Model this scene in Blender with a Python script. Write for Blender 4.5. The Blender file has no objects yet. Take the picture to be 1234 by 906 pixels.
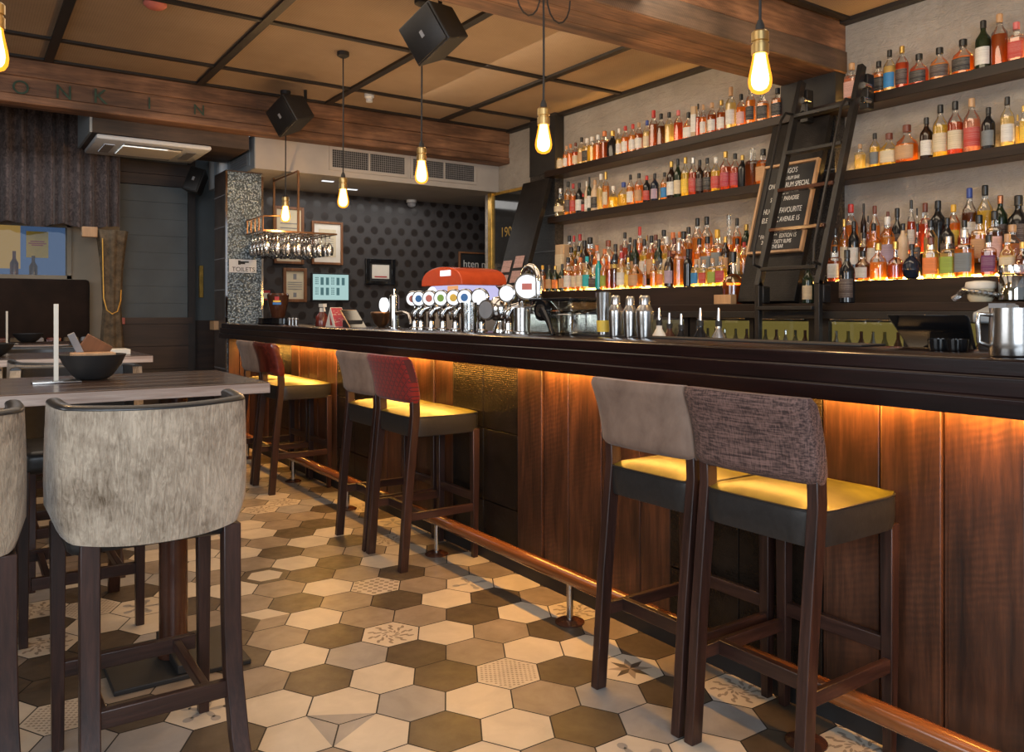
import bpy, bmesh, math, random
from mathutils import Vector, Matrix
random.seed(11)
R = math.radians
PI = math.pi
col = bpy.context.scene.collection

# ------------------------------------------------------------------ camera geometry (1234 x 906)
F, Y0, CX, CAMZ, YAW = 971.0, 375.0, 617.0, 1.3, 0.6015
SA, CA = math.sin(YAW), math.cos(YAW)
def _ray(px, py):
    xr = (px - CX) / F
    return (SA + CA * xr, CA - SA * xr, (Y0 - py) / F)
def onX(px, py, v):
    d = _ray(px, py); t = v / d[0]; return Vector((v, t * d[1], CAMZ + t * d[2]))
def onY(px, py, v):
    d = _ray(px, py); t = v / d[1]; return Vector((t * d[0], v, CAMZ + t * d[2]))
def onZ(px, py, v):
    d = _ray(px, py); t = (v - CAMZ) / d[2]; return Vector((t * d[0], t * d[1], v))

# ------------------------------------------------------------------ node materials
def newmat(name):
    m = bpy.data.materials.new(name); m.use_nodes = True
    nt = m.node_tree; nt.nodes.clear()
    out = nt.nodes.new('ShaderNodeOutputMaterial')
    return m, nt, out
def N(nt, t, **kw):
    n = nt.nodes.new(t)
    for k, v in kw.items(): setattr(n, k, v)
    return n
def L(nt, a, b): nt.links.new(a, b)
def rgba(c): return (c[0], c[1], c[2], 1.0)
def ramp(nt, fac, stops):
    r = N(nt, 'ShaderNodeValToRGB'); cr = r.color_ramp
    while len(cr.elements) < len(stops): cr.elements.new(0.5)
    for e, (p, c) in zip(cr.elements, stops): e.position = p; e.color = rgba(c)
    L(nt, fac, r.inputs['Fac']); return r.outputs['Color']
def coords(nt, scale=(1, 1, 1), rot=(0, 0, 0), which='Object'):
    tc = N(nt, 'ShaderNodeTexCoord'); mp = N(nt, 'ShaderNodeMapping')
    mp.inputs['Scale'].default_value = scale; mp.inputs['Rotation'].default_value = rot
    L(nt, tc.outputs[which], mp.inputs['Vector']); return mp.outputs['Vector']
def noise(nt, vec, scale=5, detail=4, rough=0.6, dist=0.0):
    n = N(nt, 'ShaderNodeTexNoise'); n.inputs['Scale'].default_value = scale
    n.inputs['Detail'].default_value = detail; n.inputs['Roughness'].default_value = rough
    n.inputs['Distortion'].default_value = dist
    L(nt, vec, n.inputs['Vector']); return n.outputs['Fac']
def bsdf(nt, out, color=None, rough=0.5, metal=0.0, spec=None, coat=0.0, sheen=0.0):
    b = N(nt, 'ShaderNodeBsdfPrincipled')
    if color is not None: b.inputs['Base Color'].default_value = rgba(color)
    b.inputs['Roughness'].default_value = rough; b.inputs['Metallic'].default_value = metal
    if spec is not None: b.inputs['Specular IOR Level'].default_value = spec
    if coat: b.inputs['Coat Weight'].default_value = coat; b.inputs['Coat Roughness'].default_value = 0.12
    if sheen:
        b.inputs['Sheen Weight'].default_value = sheen; b.inputs['Sheen Roughness'].default_value = 0.4
    L(nt, b.outputs[0], out.inputs['Surface']); return b
def bump(nt, b, h, strength=0.3, dist=0.01):
    n = N(nt, 'ShaderNodeBump'); n.inputs['Strength'].default_value = strength
    n.inputs['Distance'].default_value = dist
    L(nt, h, n.inputs['Height']); L(nt, n.outputs[0], b.inputs['Normal'])
def mixc(nt, fac, a, b, mode='MIX'):
    m = N(nt, 'ShaderNodeMix', data_type='RGBA', blend_type=mode)
    for s, v in ((m.inputs[0], fac), (m.inputs[6], a), (m.inputs[7], b)):
        if isinstance(v, (int, float)): s.default_value = v
        elif isinstance(v, (tuple, list)): s.default_value = rgba(v)
        else: L(nt, v, s)
    return m.outputs[2]
def math_(nt, op, a, b=None):
    m = N(nt, 'ShaderNodeMath', operation=op)
    for i, v in enumerate((a, b)):
        if v is None: continue
        if isinstance(v, (int, float)): m.inputs[i].default_value = v
        else: L(nt, v, m.inputs[i])
    return m.outputs[0]

def plain(name, c, rough=0.5, metal=0.0, spec=None, coat=0.0, var=0.15, sc=14, bmp=0.0):
    m, nt, out = newmat(name); b = bsdf(nt, out, c, rough, metal, spec, coat)
    v = coords(nt); f = noise(nt, v, sc, 3)
    L(nt, ramp(nt, f, [(0.3, [x * (1 - var) for x in c]), (0.7, [min(1, x * (1 + var)) for x in c])]), b.inputs['Base Color'])
    if bmp: bump(nt, b, f, bmp, 0.004)
    return m
def wood(name, dark, light, axis='Z', rough=0.45, scale=10, stretch=0.08, bmp=0.25, coat=0.0, knots=0.0, saw=False, spec=None):
    m, nt, out = newmat(name); b = bsdf(nt, out, dark, rough, 0, spec, coat)
    s = [1, 1, 1]; s['XYZ'.index(axis)] = stretch
    v = coords(nt, s); f = noise(nt, v, scale, 8, 0.65, 0.6)
    f2 = noise(nt, v, scale * 6, 4, 0.6)
    f = math_(nt, 'ADD', math_(nt, 'MULTIPLY', f, 0.7), math_(nt, 'MULTIPLY', f2, 0.3))
    c = ramp(nt, f, [(0.36, dark), (0.5, [(a * 1.2 + q * 0.8) / 2 for a, q in zip(dark, light)]), (0.64, light)])
    if saw or knots:
        v2 = coords(nt); k = noise(nt, v2, 2.2, 3, 0.5)
        c = mixc(nt, ramp(nt, k, [(0.35, (0, 0, 0)), (0.65, (1, 1, 1))]), mixc(nt, 0.55, c, (0, 0, 0)), c)
    h = f
    if saw:
        w = N(nt, 'ShaderNodeTexWave'); w.inputs['Scale'].default_value = 24; w.inputs['Distortion'].default_value = 3.5
        w.inputs['Detail'].default_value = 2; w.inputs['Detail Scale'].default_value = 0.7
        L(nt, coords(nt, (1, 1, 1), (0.9, 0.6, 0.35)), w.inputs['Vector'])
        patch = ramp(nt, noise(nt, coords(nt), 3.1, 3, 0.6), [(0.42, (0, 0, 0)), (0.62, (1, 1, 1))])
        wv = math_(nt, 'MULTIPLY', w.outputs['Fac'], patch)
        h = math_(nt, 'ADD', f, math_(nt, 'MULTIPLY', wv, 0.05))
        c = mixc(nt, math_(nt, 'MULTIPLY', wv, 0.30), c, (0.01, 0.006, 0.004))
    L(nt, c, b.inputs['Base Color'])
    bump(nt, b, h, bmp, 0.006)
    return m
def emit(name, c, strength):
    m, nt, out = newmat(name); e = N(nt, 'ShaderNodeEmission')
    e.inputs['Color'].default_value = rgba(c); e.inputs['Strength'].default_value = strength
    L(nt, e.outputs[0], out.inputs['Surface']); return m
def glassy(name, tint=(0.95, 0.96, 0.95), gloss=0.12, rough=0.03):
    m, nt, out = newmat(name)
    t = N(nt, 'ShaderNodeBsdfTransparent'); t.inputs['Color'].default_value = rgba(tint)
    g = N(nt, 'ShaderNodeBsdfGlossy'); g.inputs['Roughness'].default_value = rough; g.inputs['Color'].default_value = (1, 1, 1, 1)
    fr = N(nt, 'ShaderNodeFresnel'); fr.inputs['IOR'].default_value = 1.45
    f = math_(nt, 'ADD', math_(nt, 'MULTIPLY', fr.outputs[0], 0.8), gloss * 0.4)
    mx = N(nt, 'ShaderNodeMixShader'); L(nt, f, mx.inputs[0]); L(nt, t.outputs[0], mx.inputs[1]); L(nt, g.outputs[0], mx.inputs[2])
    L(nt, mx.outputs[0], out.inputs['Surface']); return m
def liquid(name, c):
    m, nt, out = newmat(name)
    t = N(nt, 'ShaderNodeBsdfTransparent'); t.inputs['Color'].default_value = rgba([math.sqrt(x) for x in c])
    tl = N(nt, 'ShaderNodeBsdfTranslucent'); tl.inputs['Color'].default_value = rgba(c)
    d = N(nt, 'ShaderNodeBsdfDiffuse'); d.inputs['Color'].default_value = rgba(c)
    m1 = N(nt, 'ShaderNodeMixShader'); m1.inputs[0].default_value = 0.35
    L(nt, tl.outputs[0], m1.inputs[1]); L(nt, d.outputs[0], m1.inputs[2])
    m2 = N(nt, 'ShaderNodeMixShader'); m2.inputs[0].default_value = 0.66
    L(nt, t.outputs[0], m2.inputs[1]); L(nt, m1.outputs[0], m2.inputs[2])
    L(nt, m2.outputs[0], out.inputs['Surface']); return m
def labelmat(name, c, ink=(0.05, 0.04, 0.04)):
    m, nt, out = newmat(name); b = bsdf(nt, out, c, 0.6)
    v = coords(nt, (60, 60, 220)); f = noise(nt, v, 1.0, 1, 0.4)
    v2 = coords(nt, (0.01, 0.01, 95)); f2 = noise(nt, v2, 1.0, 0, 0.4)
    k = math_(nt, 'MULTIPLY', math_(nt, 'GREATER_THAN', f, 0.52), math_(nt, 'GREATER_THAN', f2, 0.55))
    L(nt, mixc(nt, math_(nt, 'MULTIPLY', k, 0.75), c, ink), b.inputs['Base Color']); return m
def fabric(name, c1, c2, kind='velvet', sheen=0.3, c3=None):
    m, nt, out = newmat(name); b = bsdf(nt, out, c1, 0.9, 0, 0.2, 0, sheen)
    if kind == 'velvet':
        f = noise(nt, coords(nt, (1, 1, 0.6)), 6, 5, 0.65, 0.5); h = noise(nt, coords(nt, (1, 1, 0.35)), 160, 2)
        L(nt, ramp(nt, f, [(0.3, c1), (0.7, c2)]), b.inputs['Base Color']); bump(nt, b, h, 0.25, 0.002)
    elif kind == 'crush':
        f = noise(nt, coords(nt, (1, 1, 1)), 3.5, 6, 0.7, 0.4); g = noise(nt, coords(nt, (1, 1, 0.20)), 105, 4, 0.65, 1.2)
        k = math_(nt, 'ADD', math_(nt, 'MULTIPLY', f, 0.62), math_(nt, 'MULTIPLY', g, 0.38))
        L(nt, ramp(nt, k, [(0.36, c1), (0.60, c2)]), b.inputs['Base Color']); bump(nt, b, g, 0.7, 0.006)
    elif kind == 'weave':
        a = noise(nt, coords(nt, (1, 0.05, 1)), 210, 2); d = noise(nt, coords(nt, (1, 1, 0.05)), 210, 2)
        k = math_(nt, 'ADD', math_(nt, 'MULTIPLY', a, 0.6), math_(nt, 'MULTIPLY', d, 0.4))
        L(nt, ramp(nt, k, [(0.40, c1), (0.60, c2)]), b.inputs['Base Color']); bump(nt, b, k, 0.5, 0.002)
    elif kind == 'lattice':
        tc = N(nt, 'ShaderNodeTexCoord'); sp = N(nt, 'ShaderNodeSeparateXYZ'); L(nt, tc.outputs['Object'], sp.inputs[0])
        y = math_(nt, 'MULTIPLY', sp.outputs['Y'], 22); z = math_(nt, 'MULTIPLY', sp.outputs['Z'], 22)
        def tri(e):
            return math_(nt, 'ABSOLUTE', math_(nt, 'SUBTRACT', math_(nt, 'FRACT', e), 0.5))
        a = tri(math_(nt, 'ADD', y, z)); d = tri(math_(nt, 'SUBTRACT', y, z))
        mn = math_(nt, 'MINIMUM', a, d)
        k1 = math_(nt, 'LESS_THAN', mn, 0.055)
        rr = math_(nt, 'MAXIMUM', a, d)
        k2 = math_(nt, 'LESS_THAN', math_(nt, 'ABSOLUTE', math_(nt, 'SUBTRACT', math_(nt, 'ADD', a, d), 0.5)), 0.05)
        k = math_(nt, 'MAXIMUM', k1, k2)
        L(nt, mixc(nt, math_(nt, 'MULTIPLY', k, 0.8), c1, c2), b.inputs['Base Color'])
        bump(nt, b, noise(nt, coords(nt), 220, 2), 0.3, 0.002)
    return m

M = {}
M['leg'] = wood('dark stained timber', (0.014, 0.006, 0.005), (0.058, 0.025, 0.018), 'Z', 0.35, 22, 0.07, 0.15)
M['legx'] = wood('dark stained timber rail', (0.014, 0.006, 0.005), (0.058, 0.025, 0.018), 'X', 0.35, 22, 0.07, 0.15)
M['legy'] = wood('dark stained timber cross', (0.014, 0.006, 0.005), (0.058, 0.025, 0.018), 'Y', 0.35, 22, 0.07, 0.15)
M['mahog'] = wood('polished mahogany', (0.004, 0.002, 0.002), (0.017, 0.006, 0.006), 'Y', 0.22, 12, 0.05, 0.08, 0.0, spec=0.3)
M['plank'] = wood('rough sawn plank', (0.022, 0.009, 0.006), (0.165, 0.062, 0.029), 'Z', 0.42, 9, 0.10, 0.5, 0, 1, True)
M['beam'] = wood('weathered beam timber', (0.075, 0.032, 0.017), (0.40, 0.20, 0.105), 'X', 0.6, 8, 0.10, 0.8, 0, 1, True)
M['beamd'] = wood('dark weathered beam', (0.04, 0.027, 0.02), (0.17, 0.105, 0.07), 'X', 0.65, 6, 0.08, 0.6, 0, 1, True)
M['shelf'] = wood('dark shelf timber', (0.007, 0.004, 0.003), (0.024, 0.012, 0.008), 'Y', 0.42, 12, 0.06, 0.15, spec=0.3)
M['table'] = wood('worn tabletop boards', (0.035, 0.020, 0.015), (0.11, 0.066, 0.046), 'X', 0.25, 10, 0.06, 0.2, 0.15)
M['tedge'] = wood('pale table edge', (0.25, 0.16, 0.12), (0.60, 0.50, 0.44), 'X', 0.5, 16, 0.05, 0.3)  # paleness includes the grey-white highlights reflected along the edge
M['wains'] = wood('dark wall boards', (0.016, 0.008, 0.005), (0.055, 0.026, 0.015), 'X', 0.5, 8, 0.08, 0.3)
M['bench'] = plain('dark bench leather', (0.017, 0.009, 0.006), 0.7, spec=0.15, var=0.3, sc=5)
M['lightwood'] = wood('pale frame wood', (0.34, 0.19, 0.09), (0.52, 0.32, 0.17), 'Z', 0.5, 14, 0.1, 0.15)
M['framewood'] = wood('warm frame wood', (0.14, 0.055, 0.022), (0.26, 0.11, 0.045), 'Z', 0.4, 14, 0.1, 0.15)
M['railwood'] = wood('polished rail wood', (0.13, 0.042, 0.012), (0.27, 0.095, 0.03), 'Y', 0.18, 9, 0.06, 0.05, 0.4)
M['lblack'] = plain('black leather', (0.020, 0.019, 0.019), 0.33, spec=0.5, var=0.2, sc=60, bmp=0.12)
M['lolive'] = plain('olive leather', (0.080, 0.072, 0.010), 0.34, spec=0.5, var=0.75, sc=6, bmp=0.2)  # strong blotches paint the seats' patchy strip glow and dark zones into the leather
M['taupe'] = fabric('taupe velvet', (0.135, 0.088, 0.066), (0.25, 0.175, 0.135), sheen=0.12)
M['brownweave'] = fabric('brown tweed', (0.045, 0.029, 0.027), (0.19, 0.115, 0.10), 'weave', 0.05)
M['redpat'] = fabric('red lattice cloth', (0.22, 0.022, 0.018), (0.05, 0.022, 0.022), 'lattice', 0.15)
M['redleather'] = plain('oxblood leather', (0.11, 0.018, 0.012), 0.22, spec=0.6, var=0.6, sc=9)
M['crush'] = fabric('crushed beige velvet', (0.13, 0.092, 0.060), (0.55, 0.455, 0.35), 'crush', 0.25)
M['crushdark'] = fabric('crushed brown velvet', (0.09, 0.062, 0.04), (0.46, 0.36, 0.26), 'crush', 0.3)
M['black'] = plain('black painted steel', (0.016, 0.015, 0.015), 0.42, 0.3, var=0.2)
M['blackgloss'] = plain('gloss black', (0.008, 0.008, 0.009), 0.12, var=0.1)
M['blackmatt'] = plain('matt black', (0.014, 0.013, 0.013), 0.6, var=0.2)
M['chrome'] = plain('chrome', (0.62, 0.61, 0.60), 0.07, 1.0, var=0.05)
M['steel'] = plain('brushed steel', (0.46, 0.45, 0.44), 0.24, 1.0, var=0.1, sc=40)
M['brass'] = plain('brass', (0.62, 0.44, 0.19), 0.3, 1.0, var=0.1)
M['copper'] = plain('aged bronze rack', (0.25, 0.14, 0.08), 0.3, 0.9, var=0.2)
M['gold'] = plain('gilt', (0.60, 0.36, 0.08), 0.35, 0.7, var=0.25)
M['white'] = plain('white plastic', (0.62, 0.64, 0.66), 0.4, var=0.04)
M['paper'] = plain('white paper', (0.70, 0.66, 0.58), 0.8, var=0.04)
M['cream'] = plain('cream paper', (0.62, 0.54, 0.38), 0.8, var=0.05)
M['pinkpaper'] = labelmat('pink menu paper', (0.44, 0.27, 0.24))
M['greyduct'] = plain('grey painted duct', (0.28, 0.31, 0.33), 0.5, var=0.06)
M['bulkhead'] = plain('off white painted board', (0.40, 0.37, 0.34), 0.7, var=0.08, sc=3)
M['soffit'] = plain('plain soffit board', (0.36, 0.34, 0.31), 0.7, var=0.06, sc=3)
M['slate'] = plain('slate chalkboard', (0.014, 0.014, 0.015), 0.7, var=0.2)
M['whitetext'] = plain('white letters', (0.66, 0.65, 0.62), 0.6, var=0.02)
M['greentext'] = plain('faded green stencil paint', (0.030, 0.060, 0.042), 0.8, var=0.4)
M['redplastic'] = plain('orange red plastic', (0.46, 0.065, 0.02), 0.25, var=0.08)
M['pot'] = plain('brown glazed pot', (0.06, 0.022, 0.012), 0.2, var=0.2)
M['skin'] = plain('pink red print', (0.55, 0.16, 0.13), 0.6, var=0.1)
M['redprint'] = plain('red print', (0.42, 0.03, 0.03), 0.6, var=0.1)
M['blueprint'] = plain('blue print', (0.03, 0.16, 0.45), 0.5, var=0.1)
M['greenprint'] = plain('green print', (0.20, 0.40, 0.06), 0.5, var=0.1)
M['yellowprint'] = plain('yellow print', (0.72, 0.48, 0.06), 0.5, var=0.1)
M['grey'] = plain('mid grey', (0.22, 0.22, 0.23), 0.5, var=0.1)
M['bulbcore'] = emit('glowing filament', (1.0, 0.78, 0.42), 30)
M['led'] = emit('warm strip light', (1.0, 0.50, 0.09), 30)
M['ledy'] = emit('yellow strip light', (1.0, 0.54, 0.13), 90)
M['lens'] = emit('lit lens', (0.95, 0.97, 1.0), 1.25)
M['screen'] = emit('lit pale screen', (0.42, 0.62, 0.60), 0.95)
M['screenink'] = emit('screen keys', (0.13, 0.26, 0.27), 0.6)
M['fridgelit'] = emit('lit fridge interior', (0.66, 0.50, 0.13), 0.26)
M['tanklit'] = emit('lit slush tank', (0.66, 0.62, 0.95), 0.9)
M['tanklit2'] = emit('lit slush', (0.95, 0.45, 0.20), 0.9)
M['windowlit'] = emit('evening view', (0.16, 0.28, 0.55), 0.34)
M['windowlit2'] = emit('amber view', (0.75, 0.46, 0.14), 0.42)
M['glass'] = glassy('clear glass')
M['bulbglass'] = None
m_, nt_, out_ = newmat('amber bulb glass')
t_ = N(nt_, 'ShaderNodeBsdfTransparent'); t_.inputs['Color'].default_value = (1, 0.8, 0.45, 1)
e_ = N(nt_, 'ShaderNodeEmission'); e_.inputs['Color'].default_value = (1, 0.36, 0.03, 1); e_.inputs['Strength'].default_value = 2.6
x_ = N(nt_, 'ShaderNodeMixShader'); x_.inputs[0].default_value = 0.5
L(nt_, t_.outputs[0], x_.inputs[1]); L(nt_, e_.outputs[0], x_.inputs[2]); L(nt_, x_.outputs[0], out_.inputs['Surface'])
M['bulbglass'] = m_

# plaster wall
m_, nt_, out_ = newmat('rough plaster'); b_ = bsdf(nt_, out_, (0.40, 0.36, 0.32), 0.85)
f_ = noise(nt_, coords(nt_), 2.2, 6, 0.65); g_ = noise(nt_, coords(nt_), 16, 6, 0.7, 0.6); h_ = noise(nt_, coords(nt_, (1, 0.6, 3)), 3.0, 5, 0.6, 1.0)
L(nt_, ramp(nt_, f_, [(0.3, (0.27, 0.245, 0.215)), (0.7, (0.40, 0.365, 0.325))]), b_.inputs['Base Color'])
bump(nt_, b_, math_(nt_, 'ADD', g_, math_(nt_, 'MULTIPLY', h_, 1.6)), 0.6, 0.05); M['plaster'] = m_
# ceiling cane panel
m_, nt_, out_ = newmat('perforated ceiling panel'); b_ = bsdf(nt_, out_, (0.3, 0.2, 0.13), 0.75)
f_ = noise(nt_, coords(nt_), 1.3, 4, 0.6)
v_ = N(nt_, 'ShaderNodeTexVoronoi'); v_.inputs['Scale'].default_value = 60; v_.inputs['Randomness'].default_value = 0.0; L(nt_, coords(nt_), v_.inputs['Vector'])
k_ = math_(nt_, 'LESS_THAN', v_.outputs['Distance'], 0.30)
c_ = ramp(nt_, f_, [(0.3, (0.27, 0.19, 0.125)), (0.7, (0.37, 0.27, 0.185))])
L(nt_, mixc(nt_, math_(nt_, 'MULTIPLY', k_, 0.45), c_, (0.10, 0.06, 0.035)), b_.inputs['Base Color']); M['cane'] = m_
# spotted wallpaper
m_, nt_, out_ = newmat('spotted wallpaper'); b_ = bsdf(nt_, out_, (0.03, 0.028, 0.028), 0.6)
tc_ = N(nt_, 'ShaderNodeTexCoord'); sp_ = N(nt_, 'ShaderNodeSeparateXYZ'); L(nt_, tc_.outputs['Object'], sp_.inputs[0])
def lat(ox, oz):
    sx, sz = 0.175, 0.25
    u = math_(nt_, 'MULTIPLY', math_(nt_, 'SUBTRACT', math_(nt_, 'FRACT', math_(nt_, 'ADD', math_(nt_, 'DIVIDE', sp_.outputs['X'], sx), ox)), 0.5), sx)
    w = math_(nt_, 'MULTIPLY', math_(nt_, 'SUBTRACT', math_(nt_, 'FRACT', math_(nt_, 'ADD', math_(nt_, 'DIVIDE', sp_.outputs['Z'], sz), oz)), 0.5), sz)
    return math_(nt_, 'SQRT', math_(nt_, 'ADD', math_(nt_, 'MULTIPLY', u, u), math_(nt_, 'MULTIPLY', w, w)))
d_ = math_(nt_, 'MINIMUM', lat(0, 0), lat(0.5, 0.5)); k_ = math_(nt_, 'LESS_THAN', d_, 0.046)
L(nt_, mixc(nt_, k_, (0.040, 0.036, 0.036), (0.019, 0.015, 0.014)), b_.inputs['Base Color'])
L(nt_, math_(nt_, 'SUBTRACT', 0.62, math_(nt_, 'MULTIPLY', k_, 0.3)), b_.inputs['Roughness']); M['spots'] = m_
# silver embossed tile
m_, nt_, out_ = newmat('silver embossed tile'); b_ = bsdf(nt_, out_, (0.36, 0.40, 0.42), 0.3, 0.35)
v_ = N(nt_, 'ShaderNodeTexVoronoi'); v_.inputs['Scale'].default_value = 60; L(nt_, coords(nt_), v_.inputs['Vector'])
L(nt_, ramp(nt_, v_.outputs['Distance'], [(0.12, (0.34, 0.43, 0.49)), (0.62, (0.055, 0.075, 0.09))]), b_.inputs['Base Color'])
bump(nt_, b_, v_.outputs['Distance'], 0.7, 0.01); M['silver'] = m_
# dark embossed bar tile
def embossed(name, c, rough, bs=0.7):
    m, nt, out = newmat(name); b = bsdf(nt, out, c, rough, 0.0, 0.22)
    br = N(nt, 'ShaderNodeTexBrick'); br.inputs['Scale'].default_value = 1.0
    br.inputs['Brick Width'].default_value = 0.034; br.inputs['Row Height'].default_value = 0.0105; br.inputs['Mortar Size'].default_value = 0.0022
    sw = N(nt, 'ShaderNodeTexCoord'); sp = N(nt, 'ShaderNodeSeparateXYZ'); cb = N(nt, 'ShaderNodeCombineXYZ')
    L(nt, sw.outputs['Object'], sp.inputs[0]); L(nt, math_(nt, 'ADD', sp.outputs['Y'], sp.outputs['X']), cb.inputs[0]); L(nt, sp.outputs['Z'], cb.inputs[1])
    L(nt, cb.outputs[0], br.inputs['Vector'])
    nz = noise(nt, coords(nt), 60, 3)
    h = math_(nt, 'ADD', math_(nt, 'MULTIPLY', br.outputs['Fac'], -1.0), math_(nt, 'MULTIPLY', nz, 0.9))
    L(nt, ramp(nt, noise(nt, coords(nt), 9, 4), [(0.3, [x * 0.6 for x in c]), (0.7, [x * 1.5 for x in c])]), b.inputs['Base Color'])
    bump(nt, b, h, bs, 0.006); return m
M['bartile'] = embossed('dark embossed tile', (0.011, 0.008, 0.006), 0.24, 0.45)
M['slanttile'] = embossed('charcoal slatted board', (0.010, 0.0085, 0.008), 0.5, 0.35)
m_, nt_, out_ = newmat('glittering dark tile'); b_ = bsdf(nt_, out_, (0.03, 0.028, 0.027), 0.3, 0.3)
f_ = noise(nt_, coords(nt_), 90, 3, 0.7); L(nt_, ramp(nt_, f_, [(0.45, (0.018, 0.016, 0.016)), (0.75, (0.13, 0.12, 0.11))]), b_.inputs['Base Color'])
bump(nt_, b_, f_, 0.9, 0.008); M['glitter'] = m_
M['pillartile'] = plain('brown pillar tile', (0.055, 0.040, 0.034), 0.35, var=0.4, sc=6)
# curtain
m_, nt_, out_ = newmat('flocked curtain'); b_ = bsdf(nt_, out_, (0.06, 0.045, 0.04), 0.9, 0, 0.1, 0, 0.3)
f_ = noise(nt_, coords(nt_, (1, 1, 0.7)), 30, 3, 0.6, 1.5)
L(nt_, ramp(nt_, f_, [(0.42, (0.050, 0.037, 0.034)), (0.60, (0.105, 0.078, 0.070))]), b_.inputs['Base Color']); M['curtain'] = m_
M['drape'] = plain('ochre brown drape', (0.10, 0.070, 0.040), 0.9, var=0.5, sc=18)
M['greywall'] = plain('blue grey wall boards', (0.105, 0.118, 0.122), 0.65, var=0.12, sc=3)
M['beigewall'] = plain('beige wall paint', (0.30, 0.26, 0.20), 0.7, var=0.08, sc=3)
M['darktrim'] = plain('dark brown trim', (0.020, 0.013, 0.010), 0.5, var=0.2)
M['ceilstrip'] = plain('near black batten', (0.014, 0.011, 0.010), 0.5, var=0.2)
M['mirror'] = plain('dark mirror glass', (0.06, 0.06, 0.06), 0.08, 0.7, var=0.1)
# floor tiles
def tilemat(name, c, var=0.18):
    m, nt, out = newmat(name); b = bsdf(nt, out, c, 0.42, 0, 0.4)
    f = noise(nt, coords(nt), 7, 5, 0.6, 0.6)
    L(nt, ramp(nt, f, [(0.3, [x * (1 - var) for x in c]), (0.7, [x * (1 + var) for x in c])]), b.inputs['Base Color'])
    L(nt, ramp(nt, noise(nt, coords(nt), 16, 4), [(0.3, (0.34,) * 3), (0.7, (0.52,) * 3)]), b.inputs['Roughness']); return m
M['tC'] = tilemat('cream tile', (0.50, 0.44, 0.36), 0.10)
M['tG'] = tilemat('taupe tile', (0.235, 0.19, 0.15), 0.2)
M['tD'] = tilemat('dark brown tile', (0.072, 0.054, 0.038), 0.25)
M['tR'] = tilemat('grey tile', (0.27, 0.255, 0.245), 0.15)
M['grout'] = plain('dark grout', (0.018, 0.017, 0.016), 0.8, var=0.3)

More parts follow.
